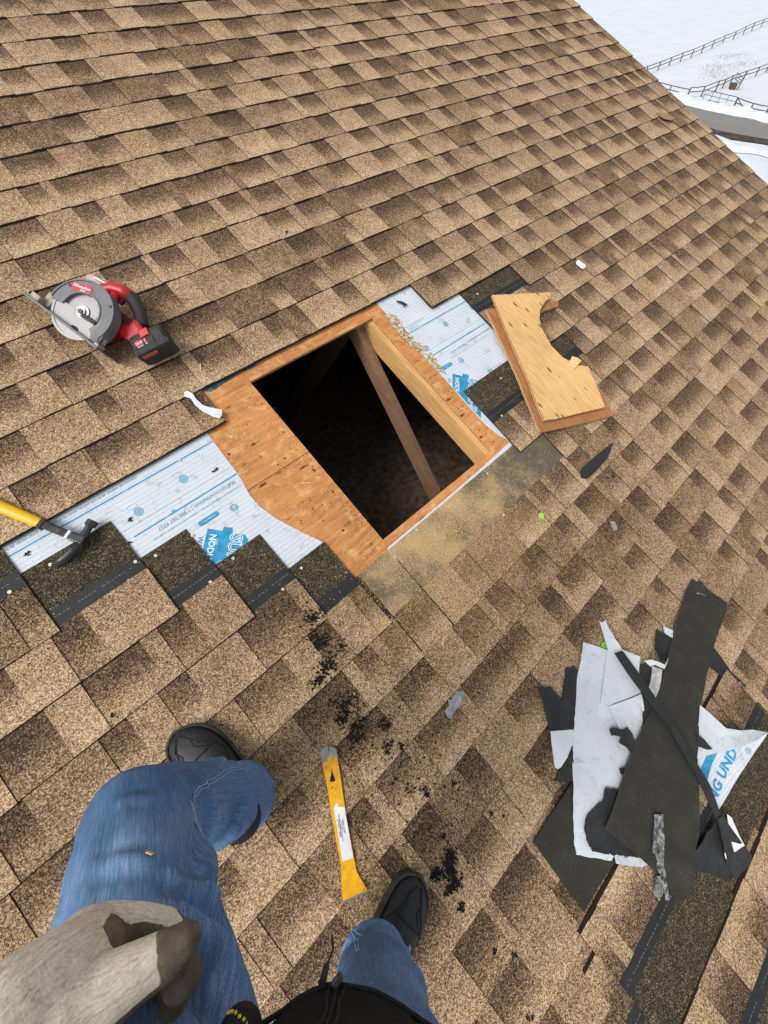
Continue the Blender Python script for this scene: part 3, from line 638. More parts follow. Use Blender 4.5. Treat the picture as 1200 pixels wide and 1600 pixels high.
# ------------------------------------------------------------------ shingles
RAKE = 4.552
def nf(t):
    if t <= 1: return 0.0065 - 0.004 * t
    return 0.0025 - 0.0070 * (t - 1) / 1.35
def surf(u, w):
    """top of the roof covering at a point"""
    v = -w
    if 15.62 * E < v < 16.9 * E and 0.33 < u < 1.32: return nf(18 - v / E) + 0.0008
    if HW0 < w < HW1 and 0.25 < u < 1.13: return -0.0072
    k = math.ceil(v / E - 1e-6); return nf(k - v / E) + 0.0036
def segs(u0, u1, r):
    out = []; u = u0; tooth = r.random() < 0.5
    while u < u1 - 1e-6:
        w = r.choice((r.uniform(0.085, 0.13), r.uniform(0.12, 0.20), r.uniform(0.12, 0.20), r.uniform(0.03, 0.05))) if tooth else r.choice((r.uniform(0.06, 0.10), r.uniform(0.10, 0.18), r.uniform(0.10, 0.18)))
        e = min(u + w, u1)
        if u1 - e < 0.03: e = u1
        out.append((u, e, tooth)); u = e; tooth = not tooth
    return out
class SB:
    def __init__(s): s.v = []; s.f = []; s.m = []; s.a = []
    def quad(s, p, m, a):
        i = len(s.v); s.v += p; s.f.append(tuple(range(i, i + len(p)))); s.m.append(m); s.a += a
    def mesh(s, mats):
        me = bpy.data.meshes.new('shingle'); me.from_pydata(s.v, [], s.f)
        for m in mats: me.materials.append(m)
        me.polygons.foreach_set('material_index', s.m)
        ca = me.color_attributes.new('sh', 'FLOAT_COLOR', 'CORNER'); ca.data.foreach_set('color', [x for c in s.a for x in c]); me.update(); return me
def strip(sb, k, u0, u1, full, r, head=2.35, tabtop=1.085, tone_shift=0.0, plan=None, bot=-0.0062):
    """one laminated shingle: base lamina, raised teeth, and (full) nail strip and headlap"""
    vb = -k * E; j0, j1 = r.uniform(-0.0022, 0.0022), r.uniform(-0.0022, 0.0022); l0, l1 = r.uniform(0, 0.0014), r.uniform(0, 0.0014)
    def P(u, t, dn=0.0):
        s = (u - u0) / max(1e-6, u1 - u0); ft = max(0.0, 1 - t)
        return (u, vb + (j0 + (j1 - j0) * s) * ft + t * E, nf(t) + (l0 + (l1 - l0) * s) * ft + dn)
    TE = 0.0027; ed = (0, 0, 0, 1)
    sgs = plan or segs(u0, u1, r)
    for (a, b, tooth) in sgs:
        q = r.random()
        if tooth: tone, grad = ((r.uniform(0.54, 0.70), 0.25) if q < 0.62 else (r.uniform(0.40, 0.52), 0.2) if q < 0.85 else (r.uniform(0.20, 0.32), 0.1))
        else: tone, grad = ((r.uniform(0.55, 0.70), 1.0) if q < 0.72 else (r.uniform(0.34, 0.48), 0.75))
        tone += tone_shift
        dn = TE if tooth else 0.0
        s1, s2 = r.uniform(-0.0015, 0.0015), r.uniform(-0.0015, 0.0015)
        sb.quad([P(a, 0, dn), P(b, 0, dn), P(b + s1, tabtop, dn), P(a + s2, tabtop, dn)], 0, [(tone, grad, 0, 0), (tone, grad, 0, 0), (tone, grad, 1.06, 0), (tone, grad, 1.06, 0)])
        shade_lip = -0.021 * r.uniform(0.6, 1.25)  # dark lip pushed out so a shadow line is drawn under each butt
        sb.quad([P(a, shade_lip, bot), P(b, shade_lip, bot), P(b, shade_lip, bot + 0.0035), P(a, shade_lip, bot + 0.0035)], 0, [ed] * 4)
        sb.quad([P(a, shade_lip, bot + 0.0035), P(b, shade_lip, bot + 0.0035), P(b, 0, dn), P(a, 0, dn)], 0, [ed] * 4)
        if tooth:
            sb.quad([P(a - 0.0009, 0, -0.006), P(a, 0, dn), P(a + s2, tabtop, dn), P(a + s2 - 0.0009, tabtop, -0.004)], 0, [ed] * 4)
            sb.quad([P(b, 0, dn), P(b + 0.0009, 0, -0.006), P(b + s1 + 0.0009, tabtop, -0.004), P(b + s1, tabtop, dn)], 0, [ed] * 4)
            if full: sb.quad([P(b + s1, tabtop, dn), P(b + s1, tabtop, -0.001), P(a + s2, tabtop, -0.001), P(a + s2, tabtop, dn)], 0, [(0.45, 0, 0, 0.3)] * 4)
    for u, fl in ((u0, 0), (u1, 1)):
        top = head if full else tabtop
        sb.quad([P(u, 0, bot), P(u, 0, 0), P(u, tabtop, 0), P(u, top, 0), P(u, top, bot * 0.5)], 0, [ed] * 5)
    if full:
        z = [(0, 0, 0, 0)] * 4
        sb.quad([P(u0, tabtop, 0), P(u1, tabtop, 0), P(u1, 1.42, 0), P(u0, 1.42, 0)], 1, z)
        sb.quad([P(u0, 1.42, 0), P(u1, 1.42, 0), P(u1, head, 0), P(u0, head, 0)], 2, z)
        sb.quad([P(u0, head, 0), P(u1, head, 0), P(u1, head, bot * 0.8), P(u0, head, bot * 0.8)], 1, z)
GAP = {11: [(0.320, 1.332)], 12: [(-0.62, 1.890)], 13: [(-0.374, 1.520)], 14: [(-0.129, 1.655)], 15: [(0.017, 1.838)], 16: [(0.176, 1.163)], 17: [(0.320, 1.318)]}
VIS = [(0.72, -0.55), (4.6, -0.08), (4.48, 2.04), (0.42, 4.02), (-0.84, 2.48)]
def vis_dist(u, v):
    ins = False; best = 9.0
    for (x0, y0), (x1, y1) in zip(VIS, VIS[1:] + VIS[:1]):
        if (y0 > v) != (y1 > v) and u < (x1 - x0) * (v - y0) / (y1 - y0) + x0: ins = not ins
        L = (x1 - x0) ** 2 + (y1 - y0) ** 2; s = max(0, min(1, ((u - x0) * (x1 - x0) + (v - y0) * (y1 - y0)) / L))
        best = min(best, math.hypot(u - x0 - s * (x1 - x0), v - y0 - s * (y1 - y0)))
    return 0.0 if ins else best
smats = [M['shingle'], M['strip'], M['head']]; smats_d = [M['shingle'], M['head_dust'], M['head_dust']]
cand = []; field = SB(); rs = random.Random(21)
for k in range(-11, 33):
    spans = [(-4.0, RAKE)]
    for a, b in GAP.get(k, []): spans = [(-4.0, a), (b, RAKE)]
    off = (k * 0.377 + rs.uniform(-0.06, 0.06)) % 1.0
    for si, (a, b) in enumerate(spans):
        if k == 18: cuts = [-4.0, -3.2, -2.2, -1.2, -0.35, 0.334, 0.4715, 1.318, 2.3, 3.3, RAKE]
        elif k in GAP and si == 0:
            cuts = [b]
            while cuts[0] > a + 1e-6: cuts.insert(0, max(a, cuts[0] - 1.0 if len(cuts) > 1 else cuts[0] - rs.uniform(0.45, 0.95)))
        else:
            cuts = [a]; n = a + off if off > 0.15 else a + off + 0.5
            while n < b - 0.12: cuts.append(n); n += 1.0
            cuts.append(b)
        for c0, c1 in zip(cuts, cuts[1:]):
            e = 0.0022 if k == 18 and 0.3 < c1 < 1.4 else 0.0007
            e1 = c1 - e if c1 < RAKE else c1 + rs.uniform(-0.004, 0.003)
            up = GAP.get(k - 1, []); full = any(c0 < gb and c1 > ga for ga, gb in up)
            head = 2.27 if k == 18 else 2.35
            d = min(vis_dist(c0 + (c1 - c0) * s, k * E - dv) for s in (0, .25, .5, .75, 1) for dv in (0, E))
            cand.append((d, k, c0 + e, e1, full, head))
cand.sort(key=lambda c: c[0])
npart = 0
for i, (d, k, a, b, full, head) in enumerate(cand):
    r = random.Random(k * 1000 + int(a * 100))
    ts = 0.0
    if npart < 290 and d < 0.5:
        sb = SB(); strip(sb, k, a, b, full, r, head, tone_shift=ts)
        link('shingle', sb.mesh(smats_d if (k in (18,) and 0.2 < (a + b) / 2 < 1.4) else smats), [], house); npart += 1
    else:
        strip(field, k, a, b, full, r, head)
tag(link('shingle_field', field.mesh(smats), [], house), kind='stuff')
# white thread dashes on the bare nail strips
def dashes(u0, u1, k, seed, t=1.27):
    r = random.Random(seed); bm = bmesh.new(); u = u0 + 0.004
    while u < u1 - 0.006:
        L = r.uniform(0.004, 0.009); w = (-k + t) * E + r.uniform(-0.0006, 0.0006); n = nf(t) + 0.0007
        if r.random() < 0.85: bm.faces.new([bm.verts.new(p) for p in ((u, w - 0.0007, n), (u + L, w - 0.0007, n), (u + L, w + 0.0007, n), (u, w + 0.0007, n))])
        u += L + r.uniform(0.003, 0.007)
    return to_mesh(bm)
for i, (u0, u1, k) in enumerate(((-0.62, -0.376, 13), (-0.372, -0.131, 14), (-0.127, 0.014, 15), (0.020, 0.173, 16), (1.525, 1.888, 13), (1.166, 1.43, 16))):
    tag(link('thread_line', dashes(u0, u1, k, i), M['dash'], house), kind='stuff')
# nails
NAILS = [(-0.413, -1.698), (-0.256, -1.593), (-0.308, -1.688), (-0.142, -1.812), (-0.183, -1.849), (-0.092, -1.828), (-0.021, -1.987), (0.069, -1.967), (0.019, -1.837), (0.209, -2.118), (0.125, -2.135),
         (0.471, -2.281), (0.979, -2.271), (0.598, -2.261), (0.905, -2.426), (0.756, -2.271), (1.36, -2.00), (1.22, -2.13), (1.60, -1.62)]
bmn = bmesh.new(); disc(bmn, (0, 0), 0.0048, 0, 0.0016, 12); nail_me = to_mesh(bmn); nail_me.materials.append(M['nail'])
def nsurf(u, w):
    v = -w
    for k in (13, 14, 15, 16, 17, 18):
        ga = GAP.get(k - 1)
        if (k - 2.35) * E < v < (k - 1.0) * E:
            g = GAP.get(k); here = g is None or u < g[0][0] or u > g[0][1]
            if here and ga and ga[0][0] < u < ga[0][1]: return nf(k - v / E)
    return -0.005
for u, w in NAILS:
    o = link('roofing_nail', nail_me, [], house); o.location = (u, w, nsurf(u, w) + 0.0006)
for u, w in ((0.127, -1.608), (-0.089, -1.689), (0.195, -1.691), (0.063, -1.69), (0.19, -1.766)):
    o = link('roofing_nail', nail_me, [], house); o.location = (u, w, -0.0058)

# ------------------------------------------------------------------ underlayment still on the deck, with its print
def flat(name, uv, n, th, mat, parent=house, rag=None, seed=0):
    return shard(name, [(u, w, n) for u, w in uv], mat, th, rag, seed, parent=parent, origin=(0, 0, 0))
UN = -0.0077
und_l = flat('underlayment', [(-1.3, -1.40), (0.262, -1.40), (0.255, -1.50), (0.248, -1.586), (0.242, -1.749), (0.229, -1.83), (0.230, -1.876), (0.246, -1.94), (0.281, -2.023), (0.309, -2.08), (0.319, -2.107), (0.322, -2.2), (0.30, -2.30), (-1.3, -2.30)], UN, 0.0012, M['under'])
und_r = flat('underlayment', [(1.139, -1.38), (2.2, -1.38), (2.2, -2.30), (1.20, -2.30), (1.172, -2.246), (1.172, -2.232), (1.152, -2.19), (1.136, -2.12), (1.134, -2.0), (1.138, -1.87), (1.136, -1.70), (1.140, -1.58), (1.138, -1.47)], UN, 0.0012, M['under'])
flat('underlayment', [(0.470, -2.247), (0.476, -2.242), (0.70, -2.243), (0.95, -2.240), (1.125, -2.234), (1.165, -2.232), (1.168, -2.30), (0.47, -2.30)], UN + 0.0003, 0.0012, M['paper'])
flat('torn_paper', [p[:2] for p in mm('torn_paper')], UN + 0.0014, 0.001, M['felt'], rag=(0.010, 0.007), seed=5)
flat('folded_edge', [p[:2] for p in mm('teal_sliver')], UN + 0.0014, 0.002, M['teal'], rag=(0.02, 0.001), seed=2)
PN = UN + 0.0016
from mathutils.bvhtree import BVHTree
def clip(par, me):
    """drop print that would hang over the torn edge of its sheet"""
    bv = BVHTree.FromPolygons([v.co for v in par.data.vertices], [q.vertices[:] for q in par.data.polygons])
    bm = bmesh.new(); bm.from_mesh(me)
    bad = [f for f in bm.faces if any(bv.ray_cast(v.co + Vector((0, 0, 0.1)), Vector((0, 0, -1)))[0] is None for v in f.verts)]
    bmesh.ops.delete(bm, geom=bad, context='FACES'); bm.to_mesh(me); bm.free(); return me
def stripe(par, u0, u1, w, th=0.0045, m='blue'):
    return flat('printed_stripe', [(u0, w - th / 2), (u1, w - th / 2), (u1, w + th / 2), (u0, w + th / 2)], PN - 0.0003, 0.0002, M[m], par)
def mark(par, u, w, s=1.0, loopy=True):
    bm = bmesh.new()
    for r0, r1 in ((0.0015, 0.0042), (0.0062, 0.0083), (0.0100, 0.0118)):
        ring_sector(bm, r0 * s, r1 * s, 0, math.pi * 2, 0, 0.0002, 20)
    bmesh.ops.translate(bm, verts=bm.verts, vec=(u, w, PN - 0.0002))
    n = len(bm.verts)
    if loopy:
        c = (u - 0.006 * s, w + 0.020 * s); k = 18
        vo = [bm.verts.new((c[0] + 0.013 * s * math.cos(a) * 1.0, c[1] + 0.006 * s * math.sin(a), PN)) for a in (6.2832 * i / k for i in range(k))]
        vi = [bm.verts.new((c[0] + 0.0122 * s * math.cos(a), c[1] + 0.0052 * s * math.sin(a), PN)) for a in (6.2832 * i / k for i in range(k))]
        for i in range(k): bm.faces.new((vo[i], vo[(i + 1) % k], vi[(i + 1) % k], vi[i]))
    return link('printed_mark', to_mesh(bm), M['blue'], par)
def ltext(*a, **k):
    o = text(*a, **k); clip(o.parent, o.data); return o
def logo(par, u, w, ang=math.radians(-135), base=None, s=1.0):
    """diagonal brand panel: blue slab with outlined lettering"""
    B = (base or Matrix()) @ Matrix.Translation((u, w, PN)) @ Matrix.Rotation(ang, 4, 'Z') @ Matrix.Diagonal((s, s, 1, 1))
    def slab(pts, z, m):
        bm = bmesh.new(); bm.faces.new([bm.verts.new((*p, z)) for p in pts]); 
        for ax in (0, 1):
            lo = min(v.co[ax] for v in bm.verts); hi = max(v.co[ax] for v in bm.verts); x = lo + 0.005
            while x < hi:
                co = [0, 0, 0]; no = [0, 0, 0]; co[ax] = x; no[ax] = 1
                bmesh.ops.bisect_plane(bm, geom=list(bm.verts) + list(bm.edges) + list(bm.faces), plane_co=co, plane_no=no); x += 0.005
        me = to_mesh(bm); me.transform(B); return link('printed_panel', clip(par, me), M[m], par)
    slab([(-0.01, -0.062), (0.36, -0.062), (0.36, 0.062), (0.012, 0.062), (-0.004, 0.050), (-0.004, 0.012), (-0.022, 0.010), (-0.022, -0.016), (-0.008, -0.018)], 0, 'blue')
    ltext('WALKING UNDERLAYMENT', 0.021, (0.150, -0.076, 0.0003), 0, M['blue'], par, 0.0004, base=B)
    ltext('NODULATED', 0.026, (0.084, -0.042, 0.0003), 0, M['white_print'], par, 0.0006, base=B)
    ltext('SURE-FOOT', 0.050, (0.130, 0.024, 0.0003), 0, M['white_print'], par, 0.0022, base=B)
    ltext('SURE-FOOT', 0.050, (0.130, 0.024, 0.0005), 0, M['blue'], par, -0.0004, base=B)
    ltext('PATENTED', 0.014, (0.07, 0.054, 0.0003), 0, M['white_print'], par, 0.0003, base=B)
PI = math.pi
for par, a, b, sgn in ((und_l, -0.9, 0.246, 0), (und_r, 1.165, 1.9, 1)):
    stripe(par, a, b, -1.607 - 0.012 * sgn)
    stripe(par, -0.107 if not sgn else 1.15, 0.240 if not sgn else b, -1.745 - 0.009 * sgn)
    stripe(par, a, b if sgn else 0.235, -1.715 - 0.012 * sgn, 0.0008, 'blue_ink')
text('chaussures utiliser et le toit pente, selon le changement pour varier de la temperature', 0.0125, (-0.22, -1.5875, PN), PI, M['blue_ink'], und_l, 0.0001)
text('titanium.com/titanium | 1 800 567 9727', 0.0165, (0.088, -1.764, PN), PI, M['blue_ink'], und_l, 0.0002)
text('CONFORMS TO STANDARD TYPE I & II  |  CANADA AND U.S. PATENTS | COM-1004', 0.0078, (0.075, -1.784, PN), PI, M['blue_ink'], und_l)
text('titanium.com/titanium | 1 800 567 9727', 0.0165, (1.385, -1.786, PN), PI, M['blue_ink'], und_r, 0.0002)
text('CONFORMS TO STANDARD TYPE I & II  |  CANADA AND U.S. PATENTS', 0.0078, (1.36, -1.806, PN), PI, M['blue_ink'], und_r)
text('la chaussures utiliser sur le', 0.011, (1.21, -1.592, PN), PI, M['blue_ink'], und_r)
text('toit a pente', 0.011, (1.20, -1.606, PN), PI, M['blue_ink'], und_r)
for par, pts in ((und_l, [(0.101, -1.668), (-0.056, -1.685), (-0.205, -1.66), (-0.36, -1.70)]), (und_r, [(1.341, -1.665), (1.173, -1.712), (1.525, -1.660), (1.351, -1.950)])):
    for u, w in pts: mark(par, u, w, 1.15)
for par, u, w in ((und_l, 0.166, -1.835), (und_r, 1.268, -1.838)):
    bm = bmesh.new(); ring_sector(bm, 0.0105, 0.0125, 0, 2 * PI, 0, 0.0002, 24); ring_sector(bm, 0.0078, 0.0088, 0, 2 * PI, 0, 0.0002, 24)
    bmesh.ops.translate(bm, verts=bm.verts, vec=(u, w, PN)); link('printed_mark', to_mesh(bm), M['blue'], par)
    text('ETL', 0.011, (u, w, PN + 0.0002), PI, M['blue'], par, 0.0003)
    text('INTERTEK', 0.004, (u, w + 0.018, PN), PI, M['blue_ink'], par); text('LISTED', 0.004, (u, w - 0.018, PN), PI, M['blue_ink'], par)
for par, u, w in ((und_l, 0.086, -1.820), (und_r, 1.185, -1.825)):
    bm = bmesh.new(); L, R_ = 0.026, 0.0085
    pts = [(L + R_ * math.cos(a), R_ * math.sin(a)) for a in (-PI / 2 + PI * i / 10 for i in range(11))] + [(-L + R_ * math.cos(a), R_ * math.sin(a)) for a in (PI / 2 + PI * i / 10 for i in range(11))]
    prism(bm, pts, 0, 0.0002); me = to_mesh(bm); me.transform(Matrix.Translation((u, w, PN))); link('printed_pill', me, M['blue'], par)
    text('SLIP RESISTANT', 0.0065, (u, w, PN + 0.0004), PI, M['white_print'], par)
logo(und_l, 0.102, -1.895); logo(und_r, 1.222, -1.915)
mark(und_l, 0.02, -1.74, 0.5, False)

# ------------------------------------------------------------------ sawdust and tar crumbs
r = random.Random(9); bm = bmesh.new()
def flake(bm, u, w, L, wd, r):
    a = r.uniform(0, 6.28); n = surf(u, w) + 0.0006 + r.uniform(0, 0.0012); ca, sa = math.cos(a), math.sin(a); tl = r.uniform(-0.0008, 0.0008)
    bm.faces.new([bm.verts.new((u + ca * x - sa * y, w + sa * x + ca * y, n + tl * (1 if x > 0 else -1))) for x, y in ((-L, -wd), (L, -wd), (L, wd), (-L, wd))])
for i in range(8200):
    q = r.random()
    if q < 0.45: u, w = r.gauss(0.68, 0.17), r.gauss(-2.33, 0.05)
    elif q < 0.75: u, w = r.gauss(0.62, 0.26), r.gauss(-2.47, 0.12)
    elif q < 0.88: u, w = r.uniform(0.25, 0.47), r.uniform(-2.22, -1.5)
    elif q < 0.95: u, w = r.gauss(0.62, 0.30), -E * r.choice((17, 17, 18, 18, 19, 20)) - abs(r.gauss(0, 0.008))
    else: u, w = r.gauss(0.4, 0.5), r.gauss(-2.6, 0.3)
    if HU0 - 0.005 < u < HU1 + 0.06 and HW0 - 0.005 < w < HW1 + 0.01: continue
    flake(bm, u, w, r.uniform(0.0006, 0.0016) * (2.8 if r.random() < 0.03 else 1), r.uniform(0.0004, 0.0009), r)
tag(link('sawdust', to_mesh(bm), M['dust'], None, RF), 'pale yellow sawdust scattered below the opening', 'sawdust', None, 'stuff')
bm = bmesh.new(); bmesh.ops.create_icosphere(bm, subdivisions=1, radius=1.0); bm.verts.index_update()
ICO_V = [v.co.copy() for v in bm.verts]; ICO_F = [[v.index for v in f.verts] for f in bm.faces]; bm.free()
bm = bmesh.new()
def crumb(bm, u, w, s, r):
    n = surf(u, w) + s * 0.25
    m = Matrix.Translation((u, w, n)) @ Matrix.Rotation(r.uniform(0, 6.28), 4, (r.random(), r.random(), r.random() + 0.1)) @ Matrix.Diagonal((s, s * r.uniform(0.6, 1.2), s * r.uniform(0.35, 0.7), 1))
    vs_ = [bm.verts.new(m @ v + Vector((r.uniform(-1, 1), r.uniform(-1, 1), r.uniform(-1, 1))) * s * 0.28) for v in ICO_V]
    for f in ICO_F: bm.faces.new([vs_[i] for i in f])
clusters = [((0.140, -2.262), 0.020, 0.018, 120), ((0.117, -2.324), 0.022, 0.022, 130), ((0.150, -2.376), 0.012, 0.02, 40), ((0.086, -2.393), 0.022, 0.014, 150), ((0.045, -2.408), 0.018, 0.010, 80),
            ((0.062, -2.511), 0.028, 0.022, 150), ((0.027, -2.530), 0.014, 0.012, 60), ((0.060, -2.570), 0.030, 0.018, 120), ((0.111, -2.628), 0.018, 0.010, 50), ((0.080, -2.675), 0.016, 0.010, 45), ((0.026, -2.60), 0.02, 0.01, 50),
            ((0.022, -3.003), 0.014, 0.011, 140), ((0.006, -3.022), 0.013, 0.011, 140), ((-0.031, -2.998), 0.011, 0.008, 110), ((-0.004, -3.052), 0.012, 0.009, 100), ((-0.025, -3.05), 0.01, 0.006, 50), ((-0.03, -3.10), 0.008, 0.006, 40),
            ((0.084, -2.829), 0.008, 0.006, 22), ((0.08, -2.847), 0.008, 0.006, 24), ((0.052, -2.807), 0.010, 0.008, 16), ((0.159, -2.887), 0.006, 0.004, 12), ((0.045, -2.953), 0.006, 0.004, 16), ((-0.001, -3.286), 0.005, 0.004, 12), ((-0.034, -3.239), 0.005, 0.004, 10), ((-0.061, -3.402), 0.005, 0.004, 12), ((0.186, -3.024), 0.004, 0.004, 8), ((0.107, -2.705), 0.012, 0.008, 24),
            ((0.06, -2.75), 0.09, 0.16, 90), ((0.10, -2.95), 0.12, 0.12, 40)]
for i in range(110):                                   # bits of tar left on the bare plywood and along the cut
    u, w = r.choice(((r.uniform(0.25, 0.47), r.uniform(-2.18, -1.5)), (r.gauss(0.455, 0.012), r.uniform(-2.15, -1.55)), (r.uniform(1.085, 1.13), r.uniform(-2.2, -1.5))))
    crumb(bm, u, w, r.uniform(0.0008, 0.0030) * (1.6 if r.random() < 0.12 else 1), r)
for i in range(420):                                   # granules and tar bits shed around the pile
    crumb(bm, r.gauss(0.72, 0.30), r.gauss(-3.30, 0.22), r.uniform(0.0006, 0.0022), r)
for (u, w), su, sw, n in clusters:
    for i in range(n): crumb(bm, u + r.gauss(0, su * 0.8), w + r.gauss(0, sw * 0.8), r.uniform(0.0010, 0.0042), r)
tag(link('tar_crumbs', to_mesh(bm), M['tar_crumb'], None, RF), 'black tar crumbs spilled over the shingles below the opening', 'crumbs', None, 'stuff')
for u, w, lab in ((0.195, -1.696, 'beside a nail near the plywood edge'), (-0.087, -1.692, 'between the blue rings near the hammer'), (-0.335, -1.628, 'at the stepped shingle left of the hammer'), (-0.128, -1.752, 'at the corner of the stepped shingle right of the hammer')):
    bm = bmesh.new(); rr = random.Random(int(u * 1000))
    for i in range(7):
        m = Matrix.Translation((rr.gauss(0, 0.0042), rr.gauss(0, 0.003), 0.002)) @ Matrix.Diagonal((rr.uniform(.002, .0055), rr.uniform(.0015, .0035), 0.002, 1)); bmesh.ops.create_icosphere(bm, subdivisions=1, radius=1.0, matrix=m)
    tag(link('tar_scrap', to_mesh(bm), M['tar'], None, RF @ Matrix.Translation((u, w, -0.006))), 'small black tar scrap ' + lab, 'tar scrap', 'tar scraps left on the underlayment')
bm = bmesh.new(); tube(bm, [(-0.022, 0.004, 0.006), (0.0, 0.0, 0.008), (0.024, -0.006, 0.006)], [0.004, 0.006, 0.004], 7, flat=0.6); tube(bm, [(0.004, 0, 0.006), (0.012, -0.018, 0.005)], [0.005, 0.003], 6, flat=0.6)
tag(link('tar_scrap', to_mesh(bm), M['tar'], None, RF @ Matrix.Translation((1.232, -1.487, -0.006)) @ Matrix.Rotation(-0.7, 4, 'Z')), 'twisted black tar scrap on the white peak above the opening', 'tar scrap', 'tar scraps left on the underlayment')

# ------------------------------------------------------------------ loose shingles turned head down at the lower right
def loose(u, w, ang, L, lift, label, seed, head=2.35, full=True):
    sb = SB(); strip(sb, 0, 0, L, full, random.Random(seed), head, bot=-0.012)
    root = link('loose_shingle', sb.mesh(smats), [], None, RF @ Matrix.Translation((u, w, 0.0085 + lift)) @ Matrix.Rotation(ang, 4, 'Z') @ Matrix.Rotation(0.016, 4, 'X'))
    tag(root, label, 'shingle', 'loose shingles lying head down')
    bm = bmesh.new(); me = dashes(0, L, 0, seed); tag(link('thread_line', me, M['dash'], root), kind='stuff')
    return root
loose(0.60, -3.46, PI + 0.02, 0.49, 0.002, 'short offcut shingle showing beneath the upper loose shingle at bottom right', 7, 2.2)
loose(1.185, -3.405, PI - 0.004, 1.02, 0.007, 'upper loose shingle lying head down under the scrap pile', 3)
loose(1.22, -3.775, PI - 0.008, 1.02, 0.0, 'lower loose shingle lying head down at the bottom right edge', 5)

# ------------------------------------------------------------------ the scrap pile
def piece(key, name, mat, label, cat, th=0.0028, rag=None, side=None, wave=0.0, seed=0, group='tear-off scraps in the pile', curl=0.012):
    return tag(shard(name, mm(key), mat, th, rag, seed, side, max(wave, 0.0012), curl=curl), label, cat, group)
B_, W_ = M['back'], M['paper']
piece('dark_left', 'shingle_scrap', B_, 'dark shingle turned face down at the lower left of the pile', 'shingle scrap', 0.004, wave=0.001)
piece('white_big', 'underlayment_scrap', W_, 'largest dirty white underlayment sheet lying under the black shingles', 'underlayment scrap', 0.0012, (0.015, 0.0014), wave=0.006, seed=1)
piece('white_flap', 'underlayment_scrap', W_, 'white underlayment flap folded over the top of the largest sheet', 'underlayment scrap', 0.0012, wave=0.004, seed=2)
piece('white_tail', 'underlayment_scrap', W_, 'narrow white torn tail pointing up from the pile', 'underlayment scrap', 0.0012, (0.012, 0.0012), wave=0.001, seed=3)
piece('white_fold', 'underlayment_scrap', W_, 'creased white square of underlayment beside the diagonal black strip', 'underlayment scrap', 0.0012, wave=0.004, seed=4)
piece('black_torn', 'shingle_scrap', M['tar'], 'forked black torn shingle left of the white sheet', 'shingle scrap', 0.003, (0.006, 0.0022), wave=0.001, seed=5)
piece('white_tag', 'underlayment_scrap', W_, 'small curled white tag below the forked black scrap', 'underlayment scrap', 0.0012, wave=0.001, seed=6)
piece('black_torn2', 'shingle_scrap', M['tar'], 'small jagged black scrap at the left under the white tag', 'shingle scrap', 0.003, (0.006, 0.0022), seed=7)
piece('patch_small', 'shingle_scrap', M['tar'], 'ragged black patch stuck on the white sheet beside the creased square', 'shingle scrap', 0.003, (0.008, 0.002), seed=8)
piece('patch_low', 'shingle_scrap', M['tar'], 'large ragged black patch on the lower white sheet', 'shingle scrap', 0.003, (0.006, 0.0022), wave=0.001, seed=9)
piece('patch_mid', 'shingle_scrap', M['tar'], 'tiny black tab poking from the left edge of the long shingle', 'shingle scrap', 0.003, (0.01, 0.002), seed=10)
piece('dark_inner', 'shingle_scrap', B_, 'dark scrap wedged under the long shingle beside the milky film', 'shingle scrap', 0.003, seed=11)
piece('plastic_scrap', 'release_film', M['clear'], 'milky release film strip tucked beside the long shingle', 'film scrap', 0.001, wave=0.002, seed=12)
piece('white_curl', 'underlayment_scrap', W_, 'crumpled white curl at the top of the pile', 'underlayment scrap', 0.001, wave=0.003, seed=13)
piece('up_black', 'shingle_scrap', M['tar'], 'small rounded black scrap left of the long shingle top', 'shingle scrap', 0.003, (0.02, 0.002), seed=14)
o = piece('up_tag', 'underlayment_scrap', M['under'], 'tiny white scrap with a blue ring beside the long shingle top', 'underlayment scrap', 0.0012, seed=15)
o = piece('right_strap', 'shingle_scrap', M['tar'], 'narrow black strap sticking out right of the long shingle', 'shingle scrap', 0.003, (0.03, 0.001), seed=16)
piece('strap_tip', 'release_film', M['silver'], 'shiny tarnished tip on the black strap at right', 'film scrap', 0.001, (0.008, 0.001), seed=17)
piece('curl_back', 'underlayment_scrap', W_, 'curled pale underside of the lettered sheet on the right', 'underlayment scrap', 0.0012, wave=0.003, seed=18)
piece('crumple', 'shingle_scrap', M['tar'], 'crumpled black sheet under the end of the diagonal strip', 'shingle scrap', 0.003, (0.02, 0.004), wave=0.006, seed=19)
piece('crumple_low', 'shingle_scrap', M['tar'], 'black torn end of shingle below the long shingle', 'shingle scrap', 0.003, (0.02, 0.002), wave=0.002, seed=20)
lb = piece('long_back', 'shingle_scrap', B_, 'longest dark shingle turned face down across the pile', 'shingle scrap', 0.0045, (0.06, 0.0008), M['edge_dust'], wave=0.007, seed=21)
piece('thin_strip', 'shingle_scrap', M['tar'], 'thin black strip crossing the pile diagonally', 'shingle scrap', 0.003, (0.05, 0.0008), seed=22)
piece('strip_end', 'shingle_scrap', M['tar'], 'wide drooping black end of the diagonal strip at lower right', 'shingle scrap', 0.003, wave=0.002, seed=23)
piece('strip_peel', 'release_film', M['white_plastic'], 'small cream film peeling off the drooping black end', 'film scrap', 0.001, seed=24)
piece('pointed', 'shingle_scrap', M['tar'], 'small pointed black scrap on the pale curled sheet', 'shingle scrap', 0.003, (0.01, 0.001), seed=25)
sv = piece('silver', 'release_film', M['silver'], 'tarnished silver strip lying on the long dark shingle', 'film scrap', 0.002, (0.015, 0.002), seed=26)
piece('silver2', 'release_film', M['silver'], 'short tarnished stub below the silver strip', 'film scrap', 0.002, (0.012, 0.0015), seed=27)
